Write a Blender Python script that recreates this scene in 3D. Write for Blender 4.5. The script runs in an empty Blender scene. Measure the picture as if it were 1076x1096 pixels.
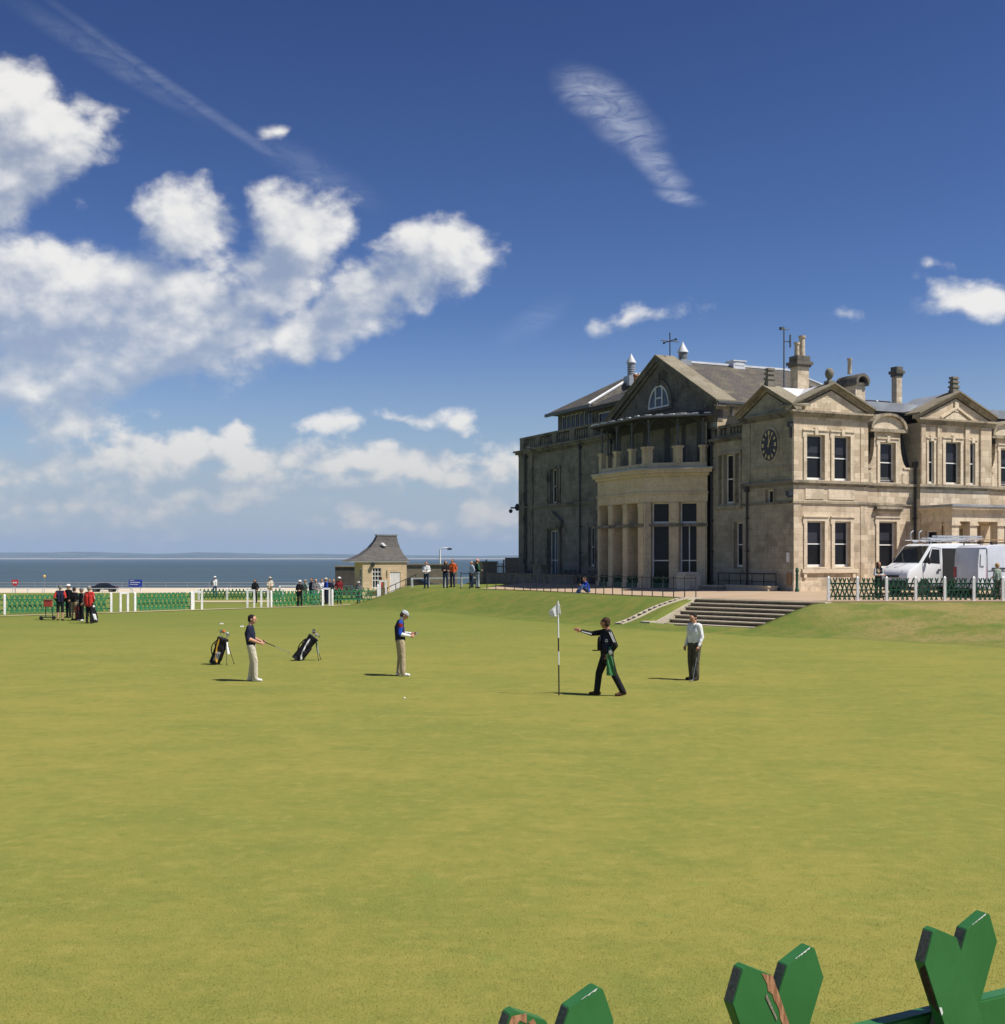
import bpy, bmesh, math, random
import numpy as np
from mathutils import Vector, Matrix, noise as mn
R = math.radians
random.seed(11)
scene = bpy.context.scene
col = scene.collection
V = Vector

# ------------------------------------------------------------------ scene helpers
def link(o, parent=None):
    col.objects.link(o)
    if parent is not None: o.parent = parent
    return o
def tag(o, label, cat, group=None):
    o['label'] = label; o['category'] = cat
    if group: o['group'] = group
    return o
def thing(name, label, cat, loc=(0, 0, 0), rz=0, group=None):
    o = link(bpy.data.objects.new(name, None)); o.empty_display_size = .3
    o.location = loc; o.rotation_euler = (0, 0, rz)
    return tag(o, label, cat, group)
def kids(o): return [c for c in bpy.data.objects if c.parent == o]
def copy_tree(o, parent=None):
    c = o.copy(); col.objects.link(c)
    c.parent = parent
    for ch in kids(o): copy_tree(ch, c)
    return c

class MB:
    """collects shapes, links them as one mesh"""
    def __init__(s): s.v = []; s.f = []; s.mi = []; s.cur = 0
    def add(s, pts, faces):
        b = len(s.v); s.v += [tuple(p) for p in pts]
        for f in faces: s.f.append([b+i for i in f]); s.mi.append(s.cur)
    def poly(s, pts): s.add(pts, [range(len(pts))])
    def fbox(s, o, a, b, c):
        o, a, b, c = V(o), V(a), V(b), V(c)
        s.add([o, o+a, o+a+b, o+b, o+c, o+a+c, o+a+b+c, o+b+c],
              [(0,3,2,1), (4,5,6,7), (0,1,5,4), (1,2,6,5), (2,3,7,6), (3,0,4,7)])
    def box(s, x0, x1, y0, y1, z0, z1):
        s.fbox((x0,y0,z0), (x1-x0,0,0), (0,y1-y0,0), (0,0,z1-z0))
    def prism(s, pts, d):
        n = len(pts); d = V(d); p = [V(q) for q in pts]
        s.add(p+[q+d for q in p], [list(range(n))[::-1], list(range(n, 2*n))] + [(i, (i+1) % n, n+(i+1) % n, n+i) for i in range(n)])
    def rings(s, rr, cap=True):
        n = len(rr[0]); pts = [p for r in rr for p in r]; f = []
        for k in range(len(rr)-1):
            for i in range(n):
                j = (i+1) % n; f.append((k*n+i, k*n+j, (k+1)*n+j, (k+1)*n+i))
        if cap: f += [list(range(n))[::-1], [(len(rr)-1)*n+i for i in range(n)]]
        s.add(pts, f)
    def tube(s, a, b, r0, r1=None, n=8):
        a, b = V(a), V(b); r1 = r0 if r1 is None else r1
        d = (b-a).normalized(); u = d.orthogonal().normalized(); w = d.cross(u)
        s.rings([[c+(u*math.cos(t)+w*math.sin(t))*r for t in [2*math.pi*i/n for i in range(n)]] for c, r in ((a, r0), (b, r1))])
    def path(s, pts, r, n=6):
        for a, b in zip(pts, pts[1:]): s.tube(a, b, r, r, n)
    def lathe(s, prof, c=(0,0,0), n=14, sx=1, sy=1):
        c = V(c)
        s.rings([[c+V((r*sx*math.cos(2*math.pi*i/n), r*sy*math.sin(2*math.pi*i/n), z)) for i in range(n)] for r, z in prof])
    def ball(s, c, r, n=12, m=7, fn=None):
        c = V(c); r = r if hasattr(r, '__len__') else (r, r, r); rr = []
        for k in range(m+1):
            ph = -math.pi/2+math.pi*max(.02, min(.98, k/m))
            rr.append([c+V((r[0]*math.cos(ph)*math.cos(2*math.pi*i/n), r[1]*math.cos(ph)*math.sin(2*math.pi*i/n), r[2]*math.sin(ph))) for i in range(n)])
        if fn: rr = [[fn(p) for p in q] for q in rr]
        s.rings(rr)
    def build(s, name, mats, parent=None, loc=None, rot=None, smooth=False, bevel=0, fix=True, label=None):
        me = bpy.data.meshes.new(name)
        me.from_pydata(s.v, [], [list(f) for f in s.f])
        mats = mats if isinstance(mats, (list, tuple)) else [mats]
        for m in mats: me.materials.append(m)
        me.polygons.foreach_set('material_index', s.mi)
        if fix or bevel:
            bm = bmesh.new(); bm.from_mesh(me)
            if fix: bmesh.ops.recalc_face_normals(bm, faces=bm.faces)
            if bevel:
                ed = [e for e in bm.edges if len(e.link_faces) == 2 and e.calc_face_angle(0) > .5]
                bmesh.ops.bevel(bm, geom=ed, offset=bevel, segments=2, affect='EDGES', clamp_overlap=True)
            bm.to_mesh(me); bm.free()
        uvs(me)
        if smooth:
            me.polygons.foreach_set('use_smooth', [True]*len(me.polygons))
            try: me.set_sharp_from_angle(angle=R(40))
            except Exception: pass
        o = link(bpy.data.objects.new(name, me), parent)
        if loc is not None: o.location = loc
        if rot is not None: o.rotation_euler = rot
        if label: o['label'] = label
        return o

def uvs(me):
    uv = me.uv_layers.new(name='UVMap'); vs = me.vertices
    for p in me.polygons:
        n = p.normal
        if abs(n.z) > .92 or n.x*n.x+n.y*n.y < 1e-6: t, q = V((1,0,0)), V((0,1,0))
        else:
            t = V((-n.y, n.x, 0)).normalized()
            if t.x+t.y*.9 < 0: t = -t
            q = n.cross(t)
            if q.z < 0: q = -q
        for li in p.loop_indices:
            co = vs[me.loops[li].vertex_index].co
            uv.data[li].uv = (co.dot(t), co.dot(q))

# ------------------------------------------------------------------ materials
class NT:
    def __init__(s, tree): s.t = tree; s.n = tree.nodes; s.l = tree.links
    def node(s, typ, ins={}, **kw):
        nd = s.n.new(typ)
        for k, v in kw.items(): setattr(nd, k, v)
        for k, v in ins.items():
            if isinstance(v, bpy.types.NodeSocket): s.l.new(v, nd.inputs[k])
            elif v is not None: nd.inputs[k].default_value = v
        return nd
    def math(s, op, a, b=0., c=0., clamp=False):
        return s.node('ShaderNodeMath', {0: a, 1: b, 2: c}, operation=op, use_clamp=clamp).outputs[0]
    def noise(s, vec, scale, detail=4, rough=.55, dist=0):
        return s.node('ShaderNodeTexNoise', {'Vector': vec, 'Scale': scale, 'Detail': detail, 'Roughness': rough, 'Distortion': dist}).outputs[0]
    def step(s, x, a, b, lo=0., hi=1.):
        return s.node('ShaderNodeMapRange', {0: x, 1: a, 2: b, 3: lo, 4: hi}, interpolation_type='SMOOTHSTEP').outputs[0]
    def mix(s, f, a, b, blend='MIX'):
        nd = s.node('ShaderNodeMix', data_type='RGBA', blend_type=blend)
        for k, v in ((0, f), (6, a), (7, b)):
            if isinstance(v, bpy.types.NodeSocket): s.l.new(v, nd.inputs[k])
            elif isinstance(v, (tuple, list)): nd.inputs[k].default_value = tuple(v)[:3]+(1,)
            else: nd.inputs[k].default_value = v
        return nd.outputs[2]
    def mapping(s, vec, scale=(1,1,1), loc=(0,0,0), rot=(0,0,0), typ='POINT'):
        return s.node('ShaderNodeMapping', {'Vector': vec, 'Location': loc, 'Rotation': rot, 'Scale': scale}, vector_type=typ).outputs[0]
def newmat(name):
    m = bpy.data.materials.new(name); m.use_nodes = True
    nt = NT(m.node_tree); b = nt.n['Principled BSDF']
    return m, nt, b
def bump(nt, b, h, strength=.3, dist=.02):
    nd = nt.node('ShaderNodeBump', {'Height': h, 'Strength': strength, 'Distance': dist})
    nt.l.new(nd.outputs[0], b.inputs['Normal'])
def c4(c): return (c[0], c[1], c[2], 1)
def simple(name, c, rough=.6, var=.18, scale=3., metal=0., bmp=0., spec=.5):
    m, nt, b = newmat(name)
    tc = nt.node('ShaderNodeTexCoord').outputs['Object']
    n = nt.noise(tc, scale, 5, .6)
    k = nt.step(n, .25, .75, 1-var, 1+var*.5)
    nt.l.new(nt.mix(1., c4(c), nt.node('ShaderNodeCombineColor', {0: k, 1: k, 2: k}).outputs[0], 'MULTIPLY'), b.inputs['Base Color'])
    b.inputs['Roughness'].default_value = rough; b.inputs['Metallic'].default_value = metal
    b.inputs['Specular IOR Level'].default_value = spec
    if bmp: bump(nt, b, nt.noise(tc, scale*6, 4), bmp, .01)
    return m
def stone(name, c1, c2, bw=.62, bh=.3, mortar=.006, soot=.5, sootc=(.07,.062,.05), warm=(.5,.33,.2), seed=0., mcol=None):
    m, nt, b = newmat(name)
    uv = nt.node('ShaderNodeTexCoord').outputs['UV']; ob = nt.node('ShaderNodeTexCoord').outputs['Object']
    br = nt.node('ShaderNodeTexBrick', {'Vector': uv, 'Color1': c4(c1), 'Color2': c4(c2), 'Mortar': c4(mcol or [x*.6 for x in c1]), 'Scale': 1., 'Mortar Size': mortar, 'Mortar Smooth': .3, 'Bias': 0., 'Brick Width': bw, 'Row Height': bh})
    br2 = nt.node('ShaderNodeTexBrick', {'Vector': uv, 'Color1': (0,0,0,1), 'Color2': (1,1,1,1), 'Mortar': (.3,.3,.3,1), 'Scale': 1., 'Mortar Size': 0., 'Bias': -.15, 'Brick Width': bw, 'Row Height': bh}, offset=.5)
    cc = nt.mix(nt.step(br2.outputs[0], .80, .97, 0, .35), br.outputs[0], c4(warm))
    o2 = nt.mapping(ob, loc=(seed, seed*.7, 0))
    n1 = nt.noise(o2, .8, 7, .68); n2 = nt.noise(nt.mapping(o2, scale=(3.2, 3.2, .45)), 1.3, 6, .65); n3 = nt.noise(o2, 9., 5, .65)
    cc = nt.mix(nt.step(n1, .47, .66, .0, soot*.9), cc, c4(sootc))
    cc = nt.mix(nt.step(n2, .5, .75, 0, soot), cc, c4(sootc))
    cc = nt.mix(nt.step(n3, .46, .68, .0, .45), cc, c4([x*.5 for x in c1]))
    nt.l.new(cc, b.inputs['Base Color']); b.inputs['Roughness'].default_value = .9
    b.inputs['Specular IOR Level'].default_value = .2
    h = nt.math('ADD', nt.math('MULTIPLY', br.outputs[1], -1.), nt.math('MULTIPLY', n3, .6))
    bump(nt, b, h, .55, .012)
    return m
def slate(name, c1, c2, lich=(.30,.26,.13), la=.4, bw=.28, bh=.2):
    m, nt, b = newmat(name)
    uv = nt.node('ShaderNodeTexCoord').outputs['UV']; ob = nt.node('ShaderNodeTexCoord').outputs['Object']
    br = nt.node('ShaderNodeTexBrick', {'Vector': uv, 'Color1': c4(c1), 'Color2': c4(c2), 'Mortar': c4([x*.35 for x in c1]), 'Scale': 1., 'Mortar Size': .008, 'Bias': -.1, 'Brick Width': bw, 'Row Height': bh})
    n1 = nt.noise(ob, .9, 6, .65); n2 = nt.noise(ob, 6., 5, .65)
    cc = nt.mix(nt.step(n1, .48, .72, 0, la), br.outputs[0], c4(lich))
    cc = nt.mix(nt.step(n2, .5, .72, 0, .5), cc, c4([x*.5 for x in c1]))
    nt.l.new(cc, b.inputs['Base Color']); b.inputs['Roughness'].default_value = .75
    b.inputs['Specular IOR Level'].default_value = .3
    bump(nt, b, nt.math('ADD', nt.math('MULTIPLY', br.outputs[1], -1.), n2), .6, .02)
    return m
def glass(name, c, rough=.06):
    m, nt, b = newmat(name)
    tc = nt.node('ShaderNodeTexCoord').outputs['Object']
    k = nt.noise(tc, .8, 3)
    nt.l.new(nt.mix(k, c4(c), c4([x*2.2 for x in c])), b.inputs['Base Color'])
    b.inputs['Roughness'].default_value = rough; b.inputs['Specular IOR Level'].default_value = .16
    return m

M = {}
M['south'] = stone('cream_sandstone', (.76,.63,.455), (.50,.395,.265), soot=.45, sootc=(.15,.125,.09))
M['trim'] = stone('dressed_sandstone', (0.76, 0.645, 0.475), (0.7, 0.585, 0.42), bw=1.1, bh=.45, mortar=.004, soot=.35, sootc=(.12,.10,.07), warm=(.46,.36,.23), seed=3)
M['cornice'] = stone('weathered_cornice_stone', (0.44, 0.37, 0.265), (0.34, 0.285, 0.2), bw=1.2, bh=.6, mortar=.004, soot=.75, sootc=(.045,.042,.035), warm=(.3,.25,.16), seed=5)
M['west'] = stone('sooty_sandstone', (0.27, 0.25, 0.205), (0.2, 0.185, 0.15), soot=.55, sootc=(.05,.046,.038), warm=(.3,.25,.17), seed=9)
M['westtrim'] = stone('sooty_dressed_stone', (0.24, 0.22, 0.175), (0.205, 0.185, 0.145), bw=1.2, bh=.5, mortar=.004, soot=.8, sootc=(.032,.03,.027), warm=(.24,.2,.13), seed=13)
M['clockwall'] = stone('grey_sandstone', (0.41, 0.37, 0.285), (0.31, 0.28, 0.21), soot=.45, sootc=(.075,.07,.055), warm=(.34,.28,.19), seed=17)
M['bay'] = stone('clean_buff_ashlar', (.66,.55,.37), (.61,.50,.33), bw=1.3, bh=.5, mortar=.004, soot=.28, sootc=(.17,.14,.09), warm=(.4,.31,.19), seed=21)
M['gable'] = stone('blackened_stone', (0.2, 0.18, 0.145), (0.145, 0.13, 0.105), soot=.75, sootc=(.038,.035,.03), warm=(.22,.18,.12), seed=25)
M['slate'] = slate('weathered_slate', (.115,.10,.082), (.075,.068,.06), la=.45)
M['slatedark'] = slate('dark_slate', (.085,.082,.078), (.055,.055,.055), la=.12)
M['lead'] = simple('lead_sheet', (.36,.38,.40), .45, .25, 1.2, .25)
M['leadlight'] = simple('pale_lead_flashing', (.68,.69,.70), .5, .2, 1.5)
M['rakestone'] = stone('lichened_coping', (.30,.265,.19), (.24,.21,.15), bw=.9, bh=2., mortar=.005, soot=.5, sootc=(.12,.10,.06), warm=(.34,.28,.15), seed=31)
M['white'] = simple('white_paint', (.78,.77,.73), .45, .1, 2.)
M['whitefence'] = simple('white_fence_paint', (.82,.82,.80), .5, .14, 4.)
M['glass'] = glass('dark_window_glass', (.010,.011,.013))
M['blind'] = glass('glass_over_grey_blind', (.026,.027,.034), .12)
M['glasssky'] = glass('glass_painted_sky', (.045,.06,.075), .05)  # bluish base colour imitates reflected sky
M['iron'] = simple('dark_iron', (.022,.026,.03), .5, .3, 6.)
M['irongrey'] = simple('grey_painted_iron', (.085,.095,.105), .5, .25, 6.)
M['pipe'] = simple('black_pipe', (.03,.03,.03), .55, .2, 6.)
M['gold'] = simple('gilt', (.62,.47,.20), .4, .1, 9., .3)
M['clockface'] = simple('dark_clock_face', (.022,.02,.022), .5, .2, 5.)
M['pot'] = simple('clay_pot', (.52,.43,.31), .8, .35, 5.)
M['potred'] = simple('terracotta_pot', (.5,.22,.09), .8, .3, 5.)
M['green'] = simple('green_gloss_paint', (.030,.165,.048), .38, .16, 5., 0, .05)
M['greenfar'] = simple('green_fence_paint', (.030,.195,.075), .5, .2, 2.)
M['greendark'] = simple('dark_green_paint', (.012,.075,.035), .5, .25, 2.)
M['greenplant'] = simple('clipped_box_leaves', (.02,.085,.025), .8, .5, 22., 0, .6)
M['rubber'] = simple('black_rubber', (.016,.016,.017), .8, .2, 9.)
M['steel'] = simple('steel', (.5,.51,.53), .32, .15, 9., .85)
M['alu'] = simple('aluminium', (.62,.63,.64), .38, .15, 6., .6)
M['timber'] = simple('bare_brown_timber', (.30,.185,.09), .8, .3, 6.)
M['hutstone'] = stone('hut_sandstone', (.74,.58,.37), (.64,.49,.30), bw=.55, bh=.28, soot=.15, sootc=(.25,.19,.1), warm=(.55,.36,.18), seed=41)
M['hutslate'] = slate('hut_slate', (.135,.125,.115), (.095,.09,.085), la=.1)
M['seawall'] = stone('grey_brown_wall', (.33,.28,.20), (.27,.23,.17), bw=.9, bh=.4, soot=.4, sootc=(.16,.14,.11), seed=45)
M['veranda'] = simple('painted_veranda_shade', (.045,.042,.04), .7, .3, 2.)  # near-black base colour puts the veranda's deep shade into the wall
M['darkwall'] = simple('dark_boarding', (.10,.085,.072), .85, .35, 2.5)
M['stepstone'] = stone('step_stone', (.56,.49,.37), (.50,.43,.32), bw=1.5, bh=.7, soot=.25, sootc=(.17,.145,.105), seed=51)
M['riser'] = stone('dark_riser_stone', (.17,.145,.105), (.13,.11,.08), bw=1.5, bh=.7, soot=.7, sootc=(.05,.045,.035), seed=55)  # darker than the tread stone; also used for the strip's slots
HAZE = 0.000075
# ------------------------------------------------------------------ camera, light, sky
CH = 3.15; F = 1300.; CX = 538.; HY = 597.5
def px(x, Y): return (x-CX)/F*Y
cam = bpy.data.cameras.new('camera'); cam.sensor_fit = 'HORIZONTAL'; cam.sensor_width = 36.
cam.lens = F/1076.*36.; cam.shift_y = (HY-548.)/1076.; cam.clip_start = .1; cam.clip_end = 60000
co = link(bpy.data.objects.new('camera', cam)); co.location = (0, 0, CH); co.rotation_euler = (R(90), 0, 0)
scene.camera = co
SUN_EL = R(56); SH = V((.924, -.383, 0)).normalized()
sd = V((SH.x*math.cos(SUN_EL), SH.y*math.cos(SUN_EL), math.sin(SUN_EL)))
sun = bpy.data.lights.new('sun', 'SUN'); sun.energy = 4.3; sun.angle = R(.53); sun.color = (1., .945, .86)
so = link(bpy.data.objects.new('sun', sun)); so.location = (30, -20, 60); so.rotation_euler = sd.to_track_quat('Z', 'Y').to_euler()
scene.view_settings.view_transform = 'Standard'; scene.view_settings.look = 'None'
scene.view_settings.exposure = .45; scene.view_settings.gamma = 1.
scene.render.engine = 'CYCLES'
scene.cycles.use_denoising = True
scene.cycles.max_bounces = 6; scene.cycles.diffuse_bounces = 3; scene.cycles.volume_bounces = 0
scene.cycles.caustics_reflective = False; scene.cycles.caustics_refractive = False

def cloud_group():
    g = bpy.data.node_groups.new('cloud_density', 'ShaderNodeTree')
    g.interface.new_socket('Vector', in_out='INPUT', socket_type='NodeSocketVector')
    g.interface.new_socket('Density', in_out='OUTPUT', socket_type='NodeSocketFloat')
    g.interface.new_socket('Body', in_out='OUTPUT', socket_type='NodeSocketFloat')
    g.interface.new_socket('Puff', in_out='OUTPUT', socket_type='NodeSocketFloat')
    nt = NT(g); gi = nt.node('NodeGroupInput'); go = nt.node('NodeGroupOutput')
    v = gi.outputs[0]
    sp = nt.node('ShaderNodeSeparateXYZ', {0: v})
    az = nt.math('ARCTAN2', sp.outputs[0], sp.outputs[1]); el = nt.math('ARCSINE', sp.outputs[2])
    w1 = nt.noise(v, 9., 3, .55); w2 = nt.noise(nt.mapping(v, loc=(3.1, 1.7, 5.2)), 9., 3, .55)
    az2 = nt.math('ADD', az, nt.math('MULTIPLY', nt.math('SUBTRACT', w1, .5), .10))
    el2 = nt.math('ADD', el, nt.math('MULTIPLY', nt.math('SUBTRACT', w2, .5), .07))
    # px centre, px radii, tilt, strength: each one cloud head, given as a direction on the sky
    B = [(22,128,80,44,0,1.4), (-8,195,62,66,0,1.3), (188,240,50,34,0,1.05), (320,258,62,46,0,1.3), (300,300,54,36,20,.95), (468,276,58,36,-12,1.15),
         (400,312,74,36,-22,1.05), (345,345,52,34,-10,.9), (85,325,150,56,0,1.2), (205,345,95,60,0,1.2), (150,378,125,38,0,1.05),
         (15,330,62,58,0,1.1), (20,405,92,44,-8,1.05), (55,448,70,34,0,.95), (35,280,70,24,0,.55), (255,460,26,15,0,.8), (365,449,32,13,-6,.75), (428,441,56,9,0,.5), (488,441,26,14,0,.85),
         (215,487,150,22,0,.9), (90,505,170,24,0,.8), (95,535,140,24,0,.9), (265,526,130,28,0,1.), (400,500,130,18,0,.95), (470,486,90,15,0,.8), (525,535,52,22,0,.95),
         (380,549,52,13,0,.75), (545,492,46,20,0,.85), (60,566,220,14,0,.65), (470,560,130,12,0,.7), (640,520,120,26,0,.7),
         (1058,328,52,17,0,.72), (1014,300,15,10,0,.42), (692,352,48,15,-12,.52), (905,331,18,8,0,.35), (292,154,14,7,-10,.44)]
    acc = None
    for (x, y, rx, ry, rot, amp) in B:
        q, e = (x-CX)/F, (HY-y)/F
        a = math.atan(q); ee = math.atan(e*math.cos(a))
        P = nt.node('ShaderNodeCombineXYZ', {0: az2, 1: el2, 2: 0. if acc is None else acc}).outputs[0]  # the chain keeps the shader's stack small
        u = nt.mapping(P, scale=(rx/F*1.36, ry/F*1.36, 1e7), loc=(a, ee, 0), rot=(0, 0, -R(rot)), typ='TEXTURE')
        d = nt.node('ShaderNodeVectorMath', {0: u}, operation='LENGTH').outputs['Value']
        val = nt.math('MULTIPLY_ADD', d, -amp*1.1, amp*1.1)
        acc = val if acc is None else nt.math('SMOOTH_MAX', acc, val, .18)
    # generic clouds behind the camera, so reflections and other views have a sky too
    gen = nt.math('MULTIPLY', nt.step(nt.noise(v, 2.2, 3), .5, .7, -1., .6), nt.step(sp.outputs[1], .55, .2))
    acc = nt.math('MAXIMUM', acc, nt.math('ADD', gen, nt.step(sp.outputs[1], .1, .5, 0., -2.)))
    vv = nt.mapping(v, scale=(1, 1, 1.35))
    f1 = nt.noise(vv, 17., 7, .60, .25)
    f1 = nt.math('ADD', nt.math('MULTIPLY', nt.math('SUBTRACT', nt.noise(vv, 40., 5, .6, .2), .5), nt.step(sp.outputs[2], .16, .09, 0., .95)), f1); f2 = nt.noise(vv, 62., 4, .62)
    bil = nt.node('ShaderNodeTexVoronoi', {'Vector': vv, 'Scale': 34., 'Detail': 1., 'Roughness': .55}, feature='F1').outputs['Distance']
    bil = nt.math('SUBTRACT', .42, bil)
    den = nt.math('ADD', acc, nt.math('ADD', nt.math('MULTIPLY', nt.math('SUBTRACT', f1, .5), 1.2), nt.math('ADD', nt.math('MULTIPLY', nt.math('SUBTRACT', f2, .5), .46), nt.math('MULTIPLY', bil, .24))))
    nt.l.new(den, go.inputs[0]); nt.l.new(acc, go.inputs[1])
    nt.l.new(nt.math('ADD', nt.math('ADD', nt.math('MULTIPLY', f1, 1.), nt.math('MULTIPLY', f2, .25)), nt.math('MULTIPLY', bil, .5)), go.inputs[2])
    return g

def make_world():
    w = bpy.data.worlds.new('World'); scene.world = w; w.use_nodes = True
    nt = NT(w.node_tree); bg = nt.n['Background']
    sky = nt.node('ShaderNodeTexSky', sky_type='NISHITA')
    sky.sun_disc = False; sky.sun_elevation = SUN_EL; sky.sun_rotation = math.atan2(SH.x, SH.y)
    sky.altitude = 0; sky.air_density = 1.; sky.dust_density = .35; sky.ozone_density = 2.2
    tc = nt.node('ShaderNodeTexCoord').outputs['Generated']
    base = nt.node('ShaderNodeGamma', {0: sky.outputs[0], 1: SKY_GAMMA}).outputs[0]
    base = nt.mix(1., base, SKY_TINT, 'MULTIPLY')
    elz = nt.node('ShaderNodeSeparateXYZ', {0: tc}).outputs[2]
    base = nt.mix(nt.step(elz, .20, -.01, 0, .92), base, (2.75, 3.4, 4.3))
    g = cloud_group()
    def dens(vec):
        nd = nt.node('ShaderNodeGroup'); nd.node_tree = g; nt.l.new(vec, nd.inputs[0]); return nd
    d0 = dens(tc)
    tiny = nt.math('MULTIPLY', d0.outputs[0], 1e-9)
    off = nt.node('ShaderNodeVectorMath', {0: tc, 1: nt.node('ShaderNodeCombineXYZ', {0: .020, 1: tiny, 2: .024}).outputs[0]}, operation='ADD').outputs[0]
    d1 = dens(nt.node('ShaderNodeVectorMath', {0: off}, operation='NORMALIZE').outputs[0])
    a = nt.step(d0.outputs[0], .02, .58)
    # lit side: density falls off towards the sun; shaded core: thick body with more cloud sunwards
    dif = nt.math('SUBTRACT', d0.outputs[0], d1.outputs[0])
    lit = nt.math('ADD', nt.math('MULTIPLY', dif, 1.05), nt.math('MULTIPLY', d0.outputs[0], -.42))
    lit = nt.math('ADD', lit, nt.math('MULTIPLY', nt.math('SUBTRACT', d0.outputs[2], .70), 1.15))
    lit = nt.step(lit, -1.15, .42)
    el = nt.node('ShaderNodeSeparateXYZ', {0: tc}).outputs[2]
    low = nt.step(el, .14, .015)
    shade = nt.mix(low, (3.0, 3.4, 4.1), (2.85, 3.3, 4.0)); top = nt.mix(low, (6.6, 6.5, 6.3), (6.0, 5.5, 4.8))
    cc = nt.mix(lit, shade, top)
    a = nt.math('MULTIPLY', a, nt.math('MULTIPLY_ADD', lit, .34, .66))
    a = nt.math('MULTIPLY', a, nt.step(el, .0, .14, .62, .97))
    # thin high wisps, streaked along one direction
    sp = nt.node('ShaderNodeSeparateXYZ', {0: tc})
    az = nt.math('ARCTAN2', sp.outputs[0], sp.outputs[1]); e2 = nt.math('ARCSINE', sp.outputs[2])
    PW = nt.node('ShaderNodeCombineXYZ', {0: az, 1: e2, 2: nt.math('MULTIPLY', a, 1e-6)}).outputs[0]
    WN = [nt.noise(nt.mapping(PW, scale=(15, 46, 1), rot=(0, 0, R(q_))), 1.6, 8, .70, 1.8) for q_ in (26, 14)]
    wacc = None
    for (x, y, rx, ry, rot, amp, st) in [(643,107,44,19,26,.52,20), (668,132,40,19,32,.50,20), (694,165,32,13,44,.46,12), (714,190,22,9,20,.42,10), (727,211,22,6,14,.46,10), (205,108,140,5,28,.17,26), (110,58,90,9,22,.10,26), (120,68,90,8,24,.12,26), (340,185,60,14,24,.12,24), (570,345,36,12,-30,.12,24)]:
        q, e = (x-CX)/F, (HY-y)/F
        ai = math.atan(q); ei = math.atan(e*math.cos(ai))
        P = nt.node('ShaderNodeCombineXYZ', {0: az, 1: e2, 2: nt.math('MULTIPLY', a if wacc is None else wacc, 1e-6)}).outputs[0]
        u = nt.mapping(P, scale=(rx/F*1.35, ry/F*1.45, 1), loc=(ai, ei, 0), rot=(0, 0, -R(rot)), typ='TEXTURE')
        d = nt.node('ShaderNodeVectorMath', {0: u}, operation='LENGTH').outputs['Value']
        val = nt.math('MULTIPLY', nt.math('MULTIPLY', nt.step(d, 1.15, .1), nt.step(WN[0] if st > 22 else WN[1], .18, .80)), amp)
        wacc = val if wacc is None else nt.math('MAXIMUM', wacc, val)
    base = nt.mix(wacc, base, (6.0, 6.3, 6.8))
    out = nt.mix(a, base, cc)
    nt.l.new(out, bg.inputs['Color']); bg.inputs['Strength'].default_value = .1
    w.cycles.sampling_method = 'NONE'
SKY_GAMMA = 1.85; SKY_TINT = (.149, .137, .153)
make_world()

# ------------------------------------------------------------------ terrain
EDGE = [(260, 50), (60, 51), (22, 52.4), (13.8, 52.4), (9.3, 57), (5.45, 63.3), (1.2, 71.6), (-1.6, 74.6), (-4.6, 77.5), (-6.6, 84), (-5.5, 87.5), (-2.6, 89), (-2.6, 127)]
POLY = EDGE+[(260, 127)]
_seg = [(V((*a, 0)), V((*b, 0))) for a, b in zip(EDGE, EDGE[1:])]
def sm(t): t = max(0., min(1., t)); return t*t*(3-2*t)
def inside(x, y):
    c = False; n = len(POLY); j = n-1
    for i in range(n):
        xi, yi = POLY[i]; xj, yj = POLY[j]
        if (yi > y) != (yj > y) and x < (xj-xi)*(y-yi)/(yj-yi)+xi: c = not c
        j = i
    return c
def edged(x, y):
    p = V((x, y, 0)); best = 1e9
    for a, b in _seg:
        ab = b-a; t = max(0, min(1, (p-a).dot(ab)/ab.length_squared))
        best = min(best, (p-a-ab*t).length)
    return best
SO = V((9.3, 57, 0)); SE = V((.70, -.714, 0)).normalized(); SF = V((-.714, -.70, 0)).normalized()
def base_z(x, y): return .07*sm((y-36)/22.)*sm((x+16)/16.)-2.35*sm((y-104)/76.)
def zone(x, y):
    """height, bank 0..1, straw 0..1"""
    zb = base_z(x, y)
    if y > 225: return -6.5, 0, 0
    if y < 8.: zb = 1.5*(1-sm((y-2.8)/4.4)) + zb
    if y < 20 or y > 128 or x < -25: return zb, (1-sm((y-5.4)/1.6)), 0
    d = edged(x, y)
    if inside(x, y): return 1.25+.15*sm(d/8.), .4, 0
    w = 5.2+7.3*sm((x-12)/10.) if y < 80 else 5.2-3.7*sm((y-79)/7.)
    t = d/w
    z = zb+(1.25-zb)*(1-sm(t))
    bk = 1-sm((t-.92)/.25)
    if bk > 0: z += .05*mn.noise(V((x*.5, y*.5, 1)))*bk*min(1, d)+.02*mn.noise(V((x*2, y*2, 5)))*bk*min(1, d)
    q = V((x, y, 0))-SO; s_, d_ = q.dot(SE), q.dot(SF)
    if -.02 < s_ < 6.66-.34*d_ and -.4 < d_ < 3.8: z = min(z, 1.25-.38*d_-.45)
    return z, bk, sm((x-11)/5.)*bk
def G(x, y): return zone(x, y)[0]

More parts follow.
